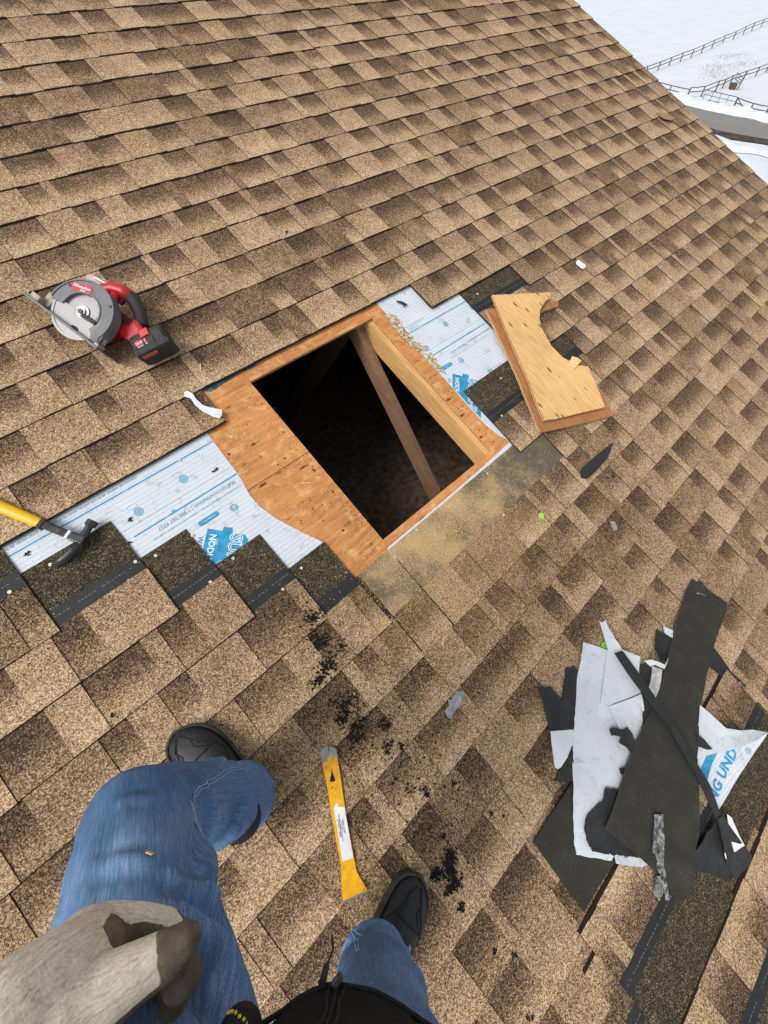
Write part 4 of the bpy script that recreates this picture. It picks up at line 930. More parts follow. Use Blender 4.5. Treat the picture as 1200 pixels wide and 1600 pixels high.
# lettered curl: its printed side
cf = piece('curl_front', 'underlayment_scrap', M['under'], 'curled white sheet with big blue ING UND lettering on the right', 'underlayment scrap', 0.0012, seed=28, curl=0.0)
C = mm('curl_front')
def plane_on(pts, i, j, k):
    a, b, c = (Vector(pts[x]) for x in (i, j, k)); x = (b - a).normalized(); n = x.cross(c - a).normalized()
    if n.z < 0: n = -n
    return a, x, n
ctr = Vector((sum(p[0] for p in C), sum(p[1] for p in C), sum(p[2] for p in C))) / len(C)
# height of the sheet at a point, so the print hugs the bent surface
def hug(o, me, lift=0.0006):
    bv = BVHTree.FromPolygons([v.co for v in o.data.vertices], [p.vertices[:] for p in o.data.polygons])
    for v in me.vertices:
        hit = bv.ray_cast(Vector((v.co.x, v.co.y, 1.0)), Vector((0, 0, -1)))
        if hit[0] is None:
            nr = bv.find_nearest(Vector((v.co.x, v.co.y, 0))); v.co = nr[0] + Vector((0, 0, lift))
        else: v.co.z = hit[0].z + lift
def printed(o, me, mat, name='printed_lettering'):
    me.transform(Matrix.Translation(-ctr)); hug(o, me); return link(name, me, mat, o)
for nm, pts in (('printed_panel', [(0.7861, -3.4675), (0.806, -3.461), (0.84, -3.4499), (0.858, -3.459), (0.8764, -3.4685), (0.84, -3.482), (0.80, -3.497), (0.768, -3.5093), (0.777, -3.488)]), ('printed_panel', [(0.7887, -3.4219), (0.812, -3.4368), (0.787, -3.451)])):
    bm = bmesh.new(); f = bm.faces.new([bm.verts.new((*p, 0)) for p in pts]); bmesh.ops.triangulate(bm, faces=[f]); printed(cf, to_mesh(bm), M['blue'], nm)
me = text_mesh('ING UND', 0.047, 0.0020, 0.15)
me.transform(Matrix.Translation((0.832, -3.530, 0)) @ Matrix.Rotation(math.atan2(0.0484, 0.1776), 4, 'Z') @ Matrix.Diagonal((0.94, 1.0, 1, 1))); printed(cf, me, M['blue'])
bm = bmesh.new(); ring_sector(bm, 0.008, 0.010, 0, 6.2831, 0, 0.0002, 16); ring_sector(bm, 0.0025, 0.0045, 0, 6.2831, 0, 0.0002, 16)
bmesh.ops.translate(bm, verts=bm.verts, vec=(0.9613, -3.543, 0)); printed(cf, to_mesh(bm), M['blue'], 'printed_mark')
bm = bmesh.new(); tube(bm, [(-0.016, 0, 0), (-0.004, 0.003, 0.002), (0.016, -0.002, 0.001)], 0.0012, 6); disc(bm, (-0.017, 0), 0.004, -0.001, 0.001, 10)
tag(link('bent_nail', to_mesh(bm), M['steel'], None, RF @ Matrix.Translation((1.335, -3.17, 0.031)) @ Matrix.Rotation(-0.9, 4, 'Z')), 'bent roofing nail stuck in the top of the longest dark shingle', 'nail')
bm = bmesh.new(); tube(bm, [(-0.014, 0, 0), (0, 0.008, 0.004), (0.016, 0.004, 0.002)], 0.0016, 6)
tag(link('paper_curl', to_mesh(bm), M['white_plastic'], None, RF @ Matrix.Translation((0.665, -3.66, 0.04)) @ Matrix.Rotation(0.6, 4, 'Z')), 'thin white paper curl beside the drooping black end', 'paper scrap')

# ------------------------------------------------------------------ plywood cut-outs and other loose bits
tag(shard('plywood_cutout', [(a, b, 0.0105) for a, b, c in mm('ply_low')], M['ply_brown'], 0.0115, (0.01, 0.0014), 1, M['ply_cut']), 'lower reddish brown plywood cut-out under the pale one', 'plywood', 'plywood cut out of the roof')
tag(shard('plywood_cutout', [(a, b, 0.0285 + 0.02 * (b + 1.9) * 0.25) for a, b, c in mm('ply_up')], M['ply_pale'], 0.0115, (0.008, 0.0014), 2, M['ply_cut']), 'upper pale yellow plywood cut-out with a curved bite', 'plywood', 'plywood cut out of the roof')
tag(shard('wood_chip', mm('chip'), M['chip'], 0.004, (0.006, 0.001), 3), 'torn pale wood chip on the curved edge of the plywood', 'wood chip')
tag(shard('underlayment_scrap', mm('white_scrap'), M['white_plastic'], 0.0025, None, 4, wave=0.0015), 'curved white scrap at the top left corner of the opening', 'underlayment scrap')
tag(shard('white_scrap', mm('cap_white'), M['white_plastic'], 0.003, None, 5), 'small bright white scrap alone on the upper right shingles', 'scrap')
tag(shard('tar_shard', mm('shard'), M['tar'], 0.003, (0.02, 0.0008), 6), 'pointed black tar shard right of the opening', 'tar scrap')
tag(shard('grey_scrap', mm('grey_scrap'), M['grey_scrap'], 0.0015, (0.008, 0.001), 7), 'grey strip scrap on the shingles between flat bar and scrap pile', 'scrap')
tag(shard('tar_shard', mm('small_shard'), M['grey_scrap'], 0.003, None, 8), 'tiny grey tar chip above the scrap pile', 'tar scrap')
for u, w, lab in ((1.027, -2.524, 'round green plastic cap on the shingles below the opening'), (0.853, -2.997, 'round green plastic cap at the top of the white sheet')):
    bm = bmesh.new(); ring_sector(bm, 0.0028, 0.0115, 0, 2 * PI, 0, 0.0018, 24); ring_sector(bm, 0.0015, 0.0045, 0, 2 * PI, 0.0012, 0.0035, 16)
    o = tag(link('plastic_cap', to_mesh(bm), M['green'], None, RF @ Matrix.Translation((u, w, surf(u, w) + 0.001)) @ Matrix.Rotation(0.06, 4, 'X')), lab, 'plastic cap', 'green plastic cap washers')
    bm = bmesh.new(); disc(bm, (0, 0), 0.0028, 0.0005, 0.002, 10); link('nail_hole', to_mesh(bm), M['tar_crumb'], o)
r = random.Random(14)
for i, (u, w, L, a, lab) in enumerate(((0.62, -1.30 - 0.01, 0.012, 0.8, 'above the opening'), (0.37, -1.36, 0.014, 1.0, 'left of the opening top'), (0.41, -2.585, 0.016, 0.6, 'below the opening'), (0.10, -2.505, 0.006, 0.4, 'among the tar crumbs'), (0.30, -1.62, 0.012, 2.0, 'on the plywood by the curved scrap'), (0.40, -1.90, 0.016, -0.5, 'on the plywood left of the opening'))):
    bm = bmesh.new(); pts = torn([Vector((-L, -0.0022, 0)), Vector((L, -0.0012, 0)), Vector((L * 0.9, 0.0016, 0)), Vector((-L * 0.9, 0.0024, 0))], 0.004, 0.0006, i); prism(bm, [(p.x, p.y) for p in pts], 0, 0.0012)
    n = -0.007 if i >= 4 else surf(u, w) + 0.001
    tag(link('wood_splinter', to_mesh(bm), M['chip'], None, RF @ Matrix.Translation((u, w, n)) @ Matrix.Rotation(a, 4, 'Z')), 'small pale wood splinter ' + lab, 'splinter', 'wood splinters')
for i, (u, w, lab) in enumerate(((1.02, -0.98, 'on the shingles high above the opening'), (-0.39, -2.12, 'on a pale shingle at the left edge'), (1.44, -2.62, 'on the shingles right of the sawdust'))):
    bm = bmesh.new(); crumb_r = random.Random(i)
    m = Matrix.Diagonal((0.007, 0.004, 0.003, 1)); bmesh.ops.create_icosphere(bm, subdivisions=2, radius=1.0, matrix=m)
    for v in bm.verts: v.co += v.co.normalized() * crumb_r.uniform(-0.0012, 0.0012)
    tag(link('tar_chip', to_mesh(bm), M['tar'], None, RF @ Matrix.Translation((u, w, surf(u, w) + 0.002)) @ Matrix.Rotation(i * 1.1, 4, 'Z')), 'single black tar chip ' + lab, 'tar scrap', 'single tar chips')
# lifted torn shingle flap near the rake
bm = bmesh.new(); pts = [(-0.07, 0.03), (-0.02, 0.045), (0.05, 0.03), (0.085, 0.0), (0.05, -0.03), (-0.02, -0.02)]
prism(bm, [(x, y) for x, y in pts], 0, 0.004)
for v in bm.verts: v.co.z += 0.10 * max(0, v.co.x) ** 1.2
tag(link('shingle_flap', to_mesh(bm), M['flap'], None, RF @ Matrix.Translation((4.155, -1.17, 0.012)) @ Matrix.Rotation(-0.5, 4, 'Z')), 'torn tan shingle flap lifted near the rake edge', 'shingle flap')

# ------------------------------------------------------------------ yellow flat bar
bar = empty('pry_bar', RF @ Matrix.Translation((-0.13, -2.72, 0.0105)), 'yellow flat pry bar with worn paint lying below the opening', 'pry bar')
off = Vector((-0.13, -2.72, 0.0105))
def bar_part(key, name, mat, z, th):
    P = [Vector((a, b, 0)) - Vector((off.x, off.y, 0)) for a, b, c in mm(key)]
    a, b = P[0], P[11] if len(P) > 11 else P[-1]
    bm = bmesh.new(); f = bm.faces.new([bm.verts.new((p.x, p.y, z)) for p in P]); bmesh.ops.triangulate(bm, faces=[f])
    r = bmesh.ops.extrude_face_region(bm, geom=list(bm.faces))
    for e in r['geom']:
        if isinstance(e, bmesh.types.BMVert): e.co.z += th
    return link(name, to_mesh(bm), mat, bar)
bar_part('bar', 'blade', M['yellow'], 0.0, 0.0052)
bar_part('bar_tip', 'worn_claw', M['steel'], 0.0052, 0.0004)
bar_part('bar_edge', 'worn_edge', M['steel'], 0.0050, 0.0006)
bar_part('bar_hole', 'nail_slot', M['tar_crumb'], 0.0052, 0.0003)
lbl = bar_part('bar_label', 'paper_label', M['white_plastic'], 0.0052, 0.0004)
lp = [Vector((a, b, 0)) - Vector((off.x, off.y, 0)) for a, b, c in mm('bar_label')]
lc = sum(lp, Vector()) / len(lp); ld = (lp[5] - lp[3]).normalized(); la = math.atan2(ld.y, ld.x)
for j, (s, k) in enumerate((('UTILITY BAR', 0.0075), ('WEAR SAFETY GOGGLES WHEN PRYING', 0.0034), ('15 in / 38 cm', 0.0045), ('BARRE A LEVIER', 0.0045))):
    text(s, k, (lc.x + math.sin(la) * (0.006 - j * 0.004), lc.y - math.cos(la) * (0.006 - j * 0.004), 0.0059), la, M['tar'], lbl, 0.0001)

# ------------------------------------------------------------------ hammer
hA, hB = Vector((-0.330, -1.455, 0.018)), Vector((-0.213, -1.681, 0.018)); hd = (hB - hA).normalized(); hx = Vector((hd.x, hd.y, 0)).normalized(); hy = Vector((-hx.y, hx.x, 0))
HM = Matrix((hx, hy, Vector((0, 0, 1)))).transposed().to_4x4(); HM.translation = hB
ham = empty('hammer', RF @ HM, 'claw hammer with yellow handle and black head beside the underlayment', 'hammer')
def hpart(name, bm, mat, sm=False): return link(name, to_mesh(bm), mat, ham, smooth=sm)
bm = bmesh.new(); tube(bm, [(-0.36, 0, 0), (-0.30, 0, 0), (-0.18, 0, 0), (-0.118, 0, 0), (-0.108, 0, 0)], [0.015, 0.0175, 0.0155, 0.0135, 0.0135], 16, flat=0.75); hpart('handle', bm, M['yellow_grip'], True)
bm = bmesh.new(); box(bm, (-0.108, 0, 0), (0.012, 0.030, 0.022), 0.003); box(bm, (-0.062, 0, 0), (0.085, 0.021, 0.018), 0.004); hpart('collar', bm, M['rubber'])
bm = bmesh.new(); box(bm, (-0.034, 0, 0), (0.008, 0.0225, 0.0195), 0.001); hpart('white_band', bm, M['white_plastic'])
bm = bmesh.new(); box(bm, (-0.068, 0.0, 0.0092), (0.030, 0.009, 0.001), 0.0003); hpart('nameplate', bm, M['steel_dark'])
bm = bmesh.new()
box(bm, (-0.008, 0.0, 0), (0.040, 0.026, 0.026), 0.005)
tube(bm, [(0.0, 0.012, 0.0), (-0.002, 0.030, 0.0), (-0.003, 0.042, 0.0), (-0.003, 0.043, 0.0), (-0.003, 0.060, 0.0)], [0.011, 0.0095, 0.010, 0.0145, 0.0145], 16)
hpart('head', bm, M['steel_dark'], False)
for s in (-1, 1):
    bm = bmesh.new(); tube(bm, [(0.002, -0.008, s * 0.006), (0.0, -0.035, s * 0.007), (-0.008, -0.062, s * 0.008 - 0.002), (-0.022, -0.088, s * 0.009 - 0.007)], [0.0115, 0.0095, 0.0075, 0.0035], 10, flat=0.6); hpart('claw', bm, M['steel_dark'], True)

# ------------------------------------------------------------------ circular saw (x to the rear, y to the handle, z to the blade side)
a_ = 0.0; phi = math.radians(20)
sx_ = Vector((0.24, -0.97, 0)).normalized(); aa = Vector((0, 0, 1)).cross(sx_).normalized()
sy_ = aa * math.cos(phi) + Vector((0, 0, 1)) * math.sin(phi); sz_ = sx_.cross(sy_)
SM = Matrix((sx_, sy_, sz_)).transposed().to_4x4(); SM.translation = Vector((0.165, -1.095, 0.105))
saw = empty('circular_saw', RF @ SM, 'red and grey cordless circular saw lying on its side on the shingles', 'circular saw')
def sp(name, bm, mat, par=None, sm=False): return link(name, to_mesh(bm), mat, par or saw, smooth=sm)
bm = bmesh.new()
n = 40; pts = []
for i in range(n * 2):
    a = 2 * PI * i / (n * 2); rr_ = 0.0825 if i % 2 else 0.0800; pts.append((rr_ * math.cos(a), rr_ * math.sin(a)))
prism(bm, pts, -0.001, 0.001); blade = sp('blade', bm, M['guard'])
bm = bmesh.new(); disc(bm, (0, 0), 0.022, 0.001, 0.005); disc(bm, (0, 0), 0.013, 0.005, 0.009); sp('arbor_washer', bm, M['steel'], blade)
bm = bmesh.new(); disc(bm, (0, 0), 0.0075, 0.009, 0.012, 6); sp('arbor_bolt', bm, M['steel_dark'], blade)
bm = bmesh.new(); ring_sector(bm, 0.060, 0.096, math.radians(-28), math.radians(192), -0.026, 0.010, 60)
for e in [e for e in bm.edges if not e.is_boundary and len(e.link_faces) == 2 and e.calc_face_angle(0) > 0.9]: pass
ring_sector(bm, 0.0955, 0.0995, math.radians(-20), math.radians(188), -0.028, 0.013, 60)
ring_sector(bm, 0.0565, 0.0605, math.radians(-10), math.radians(186), -0.004, 0.0125, 40)
guard = sp('upper_guard', bm, M['tool_grey'])
bm = bmesh.new(); prism(bm, [(0.058, 0.055), (0.084, 0.042), (0.100, -0.010), (0.102, -0.050), (0.090, -0.056), (0.076, -0.052), (0.056, -0.020), (0.050, 0.018)], -0.020, 0.0095); sp('guard_skirt', bm, M['tool_grey'], guard)
for x, y in ((0.060, 0.066), (0.094, -0.040), (-0.075, 0.045)):
    bm = bmesh.new(); disc(bm, (x, y), 0.0045, 0.010, 0.0125, 10); sp('guard_screw', bm, M['steel_dark'], guard)
bm = bmesh.new(); ring_sector(bm, 0.018, 0.088, math.radians(185), math.radians(352), 0.0025, 0.0055, 40); lower = sp('lower_guard', bm, M['guard'])
bm = bmesh.new(); ring_sector(bm, 0.082, 0.089, math.radians(187), math.radians(350), 0.0055, 0.0075, 40); sp('guard_rim', bm, M['guard'], lower)
bm = bmesh.new(); prism(bm, [(0.016 + 0.013 * math.cos(i * PI / 8), -0.052 + 0.007 * math.sin(i * PI / 8)) for i in range(16)], 0.0056, 0.0062); sp('guard_slot', bm, M['rubber'], lower)
bm = bmesh.new(); box(bm, (0.036, -0.004, 0.011), (0.05, 0.013, 0.010), 0.004, Matrix.Rotation(0.1, 4, 'Z')); sp('guard_lever', bm, M['rubber'], lower)
# badge
B = Matrix.Translation((-0.043, 0.058, 0.0105)) @ Matrix.Rotation(math.radians(18), 4, 'Z')
bm = bmesh.new(); prism(bm, [(-0.032, 0.003), (-0.024, 0.015), (0.030, 0.013), (0.036, -0.003), (0.026, -0.014), (-0.026, -0.012)], 0, 0.0008); me = to_mesh(bm); me.transform(B); badge = link('badge', me, M['tool_red_print'], guard)
text('Milwaukee', 0.0125, (0.001, 0.003, 0.0011), 0, M['white_print'], guard, 0.0003, 0.25, base=B)
text('FUEL', 0.0075, (0.008, -0.0075, 0.0011), 0, M['white_print'], guard, 0.0003, 0.3, base=B)
# shoe
bm = bmesh.new(); SY = -0.060
for (x0, x1, z0, z1) in ((-0.155, 0.125, -0.105, -0.012), (-0.150, 0.120, 0.013, 0.023), (-0.155, -0.095, -0.012, 0.013), (0.092, 0.125, -0.012, 0.013)):
    box(bm, ((x0 + x1) / 2, SY, (z0 + z1) / 2), (x1 - x0, 0.004, z1 - z0))
shoe = sp('shoe', bm, M['tool_grey'])
bm = bmesh.new(); box(bm, (-0.015, SY + 0.002, 0.0240), (0.272, 0.007, 0.003), 0.001); box(bm, (-0.015, SY + 0.005, -0.1055), (0.285, 0.012, 0.0035), 0.001); sp('shoe_rim', bm, M['tool_grey'], shoe)
bm = bmesh.new(); box(bm, (-0.125, SY + 0.012, -0.005), (0.030, 0.022, 0.050), 0.003); box(bm, (-0.108, SY + 0.030, -0.012), (0.028, 0.045, 0.020), 0.004); box(bm, (-0.138, SY + 0.006, 0.006), (0.022, 0.010, 0.030), 0.002); sp('bevel_bracket', bm, M['dusty'], shoe)
bm = bmesh.new(); box(bm, (0.106, SY + 0.008, 0.002), (0.016, 0.012, 0.034), 0.004); box(bm, (0.098, SY + 0.022, -0.01), (0.014, 0.03, 0.012), 0.003); sp('depth_bracket', bm, M['steel'], shoe)
# motor body, handle, battery
bm = bmesh.new(); tube(bm, [(0.015, 0.030, -0.024), (0.015, 0.030, -0.040), (0.015, 0.030, -0.125), (0.015, 0.030, -0.138)], [0.052, 0.054, 0.050, 0.036], 24); sp('motor_housing', bm, M['tool_red'], None, True)
bm = bmesh.new(); box(bm, (0.075, 0.040, -0.070), (0.11, 0.050, 0.062), 0.014); box(bm, (0.118, 0.052, -0.070), (0.055, 0.062, 0.066), 0.014, Matrix.Rotation(-0.35, 4, 'Z')); sp('body', bm, M['tool_red'])
for i in range(6):
    bm = bmesh.new(); box(bm, (0.058 + i * 0.008, 0.062, -0.039), (0.003, 0.03, 0.004), 0.001); sp('vent_slot', bm, M['rubber'])
bm = bmesh.new(); tube(bm, [(-0.072, 0.058, -0.060), (-0.055, 0.094, -0.062), (-0.030, 0.122, -0.064), (0.000, 0.134, -0.066), (0.030, 0.134, -0.067)], [0.017, 0.018, 0.021, 0.023, 0.022], 16, flat=1.0); tube(bm, [(-0.015, 0.122, -0.064), (-0.002, 0.095, -0.062), (0.006, 0.065, -0.058)], [0.016, 0.014, 0.016], 14); sp('handle_neck', bm, M['tool_red'], None, True)
bm = bmesh.new(); tube(bm, [(0.022, 0.135, -0.067), (0.040, 0.133, -0.068), (0.075, 0.117, -0.070), (0.102, 0.094, -0.071), (0.116, 0.078, -0.071)], [0.0215, 0.022, 0.0205, 0.020, 0.021], 18); grip = sp('grip', bm, M['grip'], None, True)
bm = bmesh.new(); box(bm, (0.018, 0.108, -0.066), (0.012, 0.024, 0.012), 0.004); sp('trigger', bm, M['rubber'])
bm = bmesh.new(); tube(bm, [(-0.055, 0.108, -0.070), (-0.085, 0.112, -0.074), (-0.112, 0.108, -0.078), (-0.124, 0.104, -0.080)], [0.011, 0.014, 0.0175, 0.014], 16); sp('front_knob', bm, M['dusty'], None, True)
bm = bmesh.new(); box(bm, (-0.066, 0.121, -0.066), (0.075, 0.008, 0.014), 0.003, Matrix.Rotation(0.12, 4, 'Z')); sp('depth_lever', bm, M['steel'])
bm = bmesh.new(); tube(bm, [(-0.050, 0.105, -0.066), (-0.066, 0.085, -0.06), (-0.075, 0.060, -0.045)], [0.012, 0.013, 0.012], 12); sp('front_bracket', bm, M['rubber'], None, True)
BM = Matrix.Translation((0.178, 0.058, -0.072)) @ Matrix.Rotation(-0.42, 4, 'Z')
def bpart(name, c, s, bev, mat, par=None):
    bm = bmesh.new(); box(bm, c, s, bev); me = to_mesh(bm); me.transform(BM); return link(name, me, mat, par or saw)
bat = bpart('battery', (0, 0, 0), (0.066, 0.112, 0.078), 0.014, M['rubber'])
bpart('battery_cap', (0.026, 0, 0), (0.026, 0.118, 0.084), 0.012, M['grip'], bat)
for i in range(4): bpart('battery_rib', (0.012 + (i % 2) * 0.0, -0.045 + i * 0.03, 0.0405), (0.040, 0.006, 0.004), 0.0015, M['grip'], bat)
bpart('latch', (-0.02, 0.0, 0.041), (0.024, 0.03, 0.008), 0.003, M['tool_red'], bat)
bpart('orange_strip', (0.0395, -0.02, 0.02), (0.002, 0.05, 0.016), 0.0005, M['orange'], bat)
bm = bmesh.new(); prism(bm, [(-0.006, -0.045), (0.010, -0.045), (0.010, -0.005), (-0.006, -0.005)], 0.0402, 0.0408); me = to_mesh(bm); me.transform(BM); link('badge', me, M['tool_red_print'], bat)
text('M18 XC', 0.009, (0.002, -0.025, 0.0411), -PI / 2, M['white_print'], bat, 0.0002, base=BM)
text('REDLITHIUM', 0.006, (0.013, -0.022, 0.0405), -PI / 2, M['white_print'], bat, 0.0001, base=BM)

# ------------------------------------------------------------------ the person: jeans, boots, jacket, glove (photographer's own legs and hand)
pel = Vector((-0.25, -2.76, -0.18)); F = Vector((0.67, 0.74, 0)).normalized(); LF = Vector((-F.y, F.x, 0))
person = empty('person', Matrix.Translation((-0.25, -2.76, -1.15)), 'person in blue jeans, black jacket and knit work glove standing on the roof', 'person')
PO = Matrix.Translation((0.25, 2.76, 1.15))
def pp(name, me, mats, par=None):
    me.transform(PO) if par is None or par is person else None
    return link(name, me, mats, par or person)
LH, RH = pel + LF * 0.100, pel - LF * 0.085
LK = Vector((-0.298, -2.322, -0.460)); LA = Vector((-0.262, -2.318, -0.868)); RK = Vector((-0.215, -2.785, -0.60)); RA = Vector((-0.243, -2.757, -1.05))
CREASE = [([(-0.23, -2.304, -0.534), (-0.25, -2.356, -0.546), (-0.262, -2.399, -0.55), (-0.271, -2.427, -0.545)], 0.014, 0.01),
          ([(-0.24, -2.461, -0.314), (-0.217, -2.505, -0.302), (-0.209, -2.547, -0.296)], 0.016, 0.011),
          ([(-0.246, -2.486, -0.281), (-0.226, -2.513, -0.274), (-0.213, -2.541, -0.27), (-0.201, -2.57, -0.267)], 0.024, 0.014),
          ([(-0.248, -2.517, -0.262), (-0.226, -2.551, -0.258), (-0.203, -2.582, -0.25), (-0.189, -2.605, -0.243)], 0.022, 0.014),
          ([(-0.307, -2.399, -0.351), (-0.283, -2.432, -0.332), (-0.259, -2.456, -0.321)], 0.005, 0.01),
          ([(-0.296, -2.375, -0.677), (-0.262, -2.368, -0.681), (-0.224, -2.361, -0.697)], 0.016, 0.011),
          ([(-0.284, -2.336, -0.675), (-0.255, -2.342, -0.689), (-0.22, -2.331, -0.703)], 0.009, 0.009),
          ([(-0.297, -2.396, -0.688), (-0.255, -2.395, -0.693), (-0.221, -2.387, -0.721)], 0.009, 0.01),
          ([(-0.265, -2.284, -0.663), (-0.237, -2.285, -0.7), (-0.209, -2.285, -0.735)], 0.008, 0.009),
          ([(-0.25, -2.427, -0.399), (-0.239, -2.469, -0.355), (-0.221, -2.513, -0.296)], 0.016, 0.013),
          ([(-0.272, -2.292, -0.338), (-0.24, -2.306, -0.355), (-0.212, -2.336, -0.37)], 0.004, 0.01),
          ([(-0.307, -2.319, -0.333), (-0.315, -2.371, -0.302), (-0.317, -2.415, -0.265)], 0.006, 0.016),
          ([(-0.236, -2.715, -0.927), (-0.203, -2.737, -0.948), (-0.174, -2.782, -0.958)], 0.009, 0.01),
          ([(-0.233, -2.746, -0.868), (-0.193, -2.772, -0.888), (-0.172, -2.804, -0.87)], 0.008, 0.01),
          ([(-0.215, -2.758, -0.768), (-0.179, -2.783, -0.764), (-0.168, -2.806, -0.746)], 0.009, 0.012),
          ([(-0.235, -2.708, -0.973), (-0.231, -2.738, -0.925), (-0.23, -2.77, -0.88)], 0.006, 0.01)]
def fold(co):
    d = 0.0045 * noise.noise(Vector((co.x * 14, co.y * 9, co.z * 9))) + 0.0022 * noise.noise(Vector((co.x * 30 + 3, co.y * 30, co.z * 16)))
    # wrinkles gathering at the hip crease and over the boots
    for a in (LA, RA):
        ka = max(0.0, 1 - abs(co.z - a.z - 0.08) / 0.16) if (co - a).length < 0.28 else 0
        d += ka * 0.0045 * math.sin(co.z * 80 + 5 * noise.noise(co * 10))
    for pts, amp, wd in CRS:
        q, sb_ = 9.0, 0.0
        for n_, (a, b) in enumerate(zip(pts, pts[1:])):
            s = max(0.0, min(1.0, (co - a).dot(b - a) / max(1e-9, (b - a).length_squared))); e_ = (co - a.lerp(b, s)).length / wd
            if e_ < q: q, sb_ = e_, (n_ + s) / (len(pts) - 1)
        if q < 3.5: d += amp * (0.25 + 0.75 * math.sin(math.pi * sb_)) * (math.exp(-q * q) - 0.55 * math.exp(-(q - 1.7) ** 2 * 1.6))
    return d
def thick(a, ra, b, rb, bulge=0.0, n=4):
    out = []; 
    for i in range(n):
        s, e = i / n, (i + 1) / n
        f = lambda x: ra + (rb - ra) * x + bulge * math.sin(math.pi * x)
        out.append((a.lerp(b, s), f(s), a.lerp(b, e), f(e)))
    return out
caps = thick(LH + Vector((0, 0, -0.02)), 0.116, LK, 0.074, 0.004) + thick(LK, 0.072, LA + Vector((0, 0, -0.04)), 0.075, 0.002) + thick(RH, 0.110, RK, 0.080) + thick(RK, 0.079, RA, 0.068, 0.008)
caps += [(LH, 0.12, RH, 0.12), (pel + Vector((0, 0, 0.08)), 0.135, pel, 0.14)]
jm = blob(caps, 0.0062, 6)
jb0 = BVHTree.FromPolygons([v.co for v in jm.vertices], [q_.vertices[:] for q_ in jm.polygons])
CRS = [([jb0.find_nearest(Vector(x))[0] for x in pts], amp, wd) for pts, amp, wd in CREASE]
jn_ = [v.normal.copy() for v in jm.vertices]
for v, n_ in zip(jm.vertices, jn_): v.co += n_ * fold(v.co)
bm = bmesh.new(); bm.from_mesh(jm)
for a, hh in ((LA, -0.022), (RA, 0.035)):
    geom = [f for f in bm.faces if (f.calc_center_median() - a).length < 0.16]
    vs_ = {v for f in geom for v in f.verts}; es_ = {e for f in geom for e in f.edges}
    nrm = RF.to_3x3() @ Vector((0, 0, 1)) * 0.6 + Vector((0, 0, 0.4))
    bmesh.ops.bisect_plane(bm, geom=list(vs_) + list(es_) + geom, plane_co=a + Vector((0, 0, hh)), plane_no=nrm, clear_inner=True)
jm.clear_geometry(); bm.to_mesh(jm); bm.free()
jm.polygons.foreach_set('use_smooth', [True] * len(jm.polygons))
wv_ = []
LEGS = [(LH, LK), (LK, LA), (RH, RK), (RK, RA)]
for v in jm.vertices:
    best = (9, None)
    for q_, (a, b) in enumerate(LEGS):
        s = max(-0.3, min(1.3, (v.co - a).dot(b - a) / (b - a).length_squared)); d = (v.co - a.lerp(b, max(0, min(1, s)))).length
        if d < best[0]: best = (d, q_, s)
    a, b = LEGS[best[1]]; ax = (b - a).normalized(); e1 = ax.cross(Vector((0, 0, 1)) if abs(ax.z) < 0.9 else Vector((0.7, 0.7, 0))).normalized(); e2 = ax.cross(e1)
    o_ = v.co - a
    # stretched sideways coordinate that stays continuous over the visible half of the leg
    wv_ += [math.atan2(o_.dot(e1), -o_.dot(e2) + 1e-6) * 0.095 + best[1] * 3.1, best[2] * (b - a).length + best[1] * 1.7, 0.0]
at_ = jm.attributes.new('weave', 'FLOAT_VECTOR', 'POINT'); at_.data.foreach_set('vector', wv_)
jeans = pp('jeans', jm, [M['denim']])
jbv = BVHTree.FromPolygons([v.co for v in jeans.data.vertices], [p.vertices[:] for p in jeans.data.polygons])
def on(bv, p, lift):
    h = bv.find_nearest(PO @ Vector(p)); return h[0] + h[1] * lift
def seam(bv, pts, rad, mat, par, name, lift=0.0004, n=10):
    P = []
    for a, b in zip(pts, pts[1:]):
        for i in range(n): P.append(on(bv, Vector(a).lerp(Vector(b), i / n), lift))
    P.append(on(bv, pts[-1], lift))
    bm = bmesh.new(); tube(bm, P, rad, 6); return link(name, to_mesh(bm), mat, par)
# inner seam with double stitching down the calf and along the thigh
inn = Vector((0.09, -0.03, 0))
for o in (0.0, 0.007):
    seam(jbv, [LK + Vector((0.10, -0.06 + o, 0.03)), LK + Vector((0.10, -0.02 + o, -0.08)), LK + Vector((0.09, 0.01 + o, -0.20)), LA + Vector((0.09, 0.02 + o, 0.06))], 0.0011, M['stitch'], jeans, 'seam_stitch')
    seam(jbv, [LK + Vector((0.10, -0.05 + o, 0.03)), LK + Vector((0.11, -0.10 + o, 0.05))], 0.0011, M['stitch'], jeans, 'seam_stitch')
    seam(jbv, [RA + Vector((0.02 + o, 0.09, 0.07)), RA.lerp(RK, 0.6) + Vector((0.02 + o, 0.10, 0))], 0.0010, M['stitch'], jeans, 'seam_stitch')
def hem(center, h, name='cuff_hem'):
    nrm = (RF.to_3x3() @ Vector((0, 0, 1)) * 0.6 + Vector((0, 0, 0.4))).normalized()
    x = nrm.cross(Vector((0, 1, 0))).normalized(); y = nrm.cross(x)
    for dh, rad, m in ((0.004, 0.0045, 'denim'), (0.016, 0.0009, 'stitch')):
        P = []
        for i in range(29):
            a = 2 * PI * i / 28; P.append(on(jbv, center + Vector((0, 0, h)) + nrm * dh + (x * math.cos(a) + y * math.sin(a)) * 0.12, 0.0003))
        bm = bmesh.new(); tube(bm, P, rad, 8, cap=False); link(name if m == 'denim' else 'hem_stitch', to_mesh(bm), M[m], jeans, smooth=True)
hem(LA, -0.022); hem(RA, 0.035)

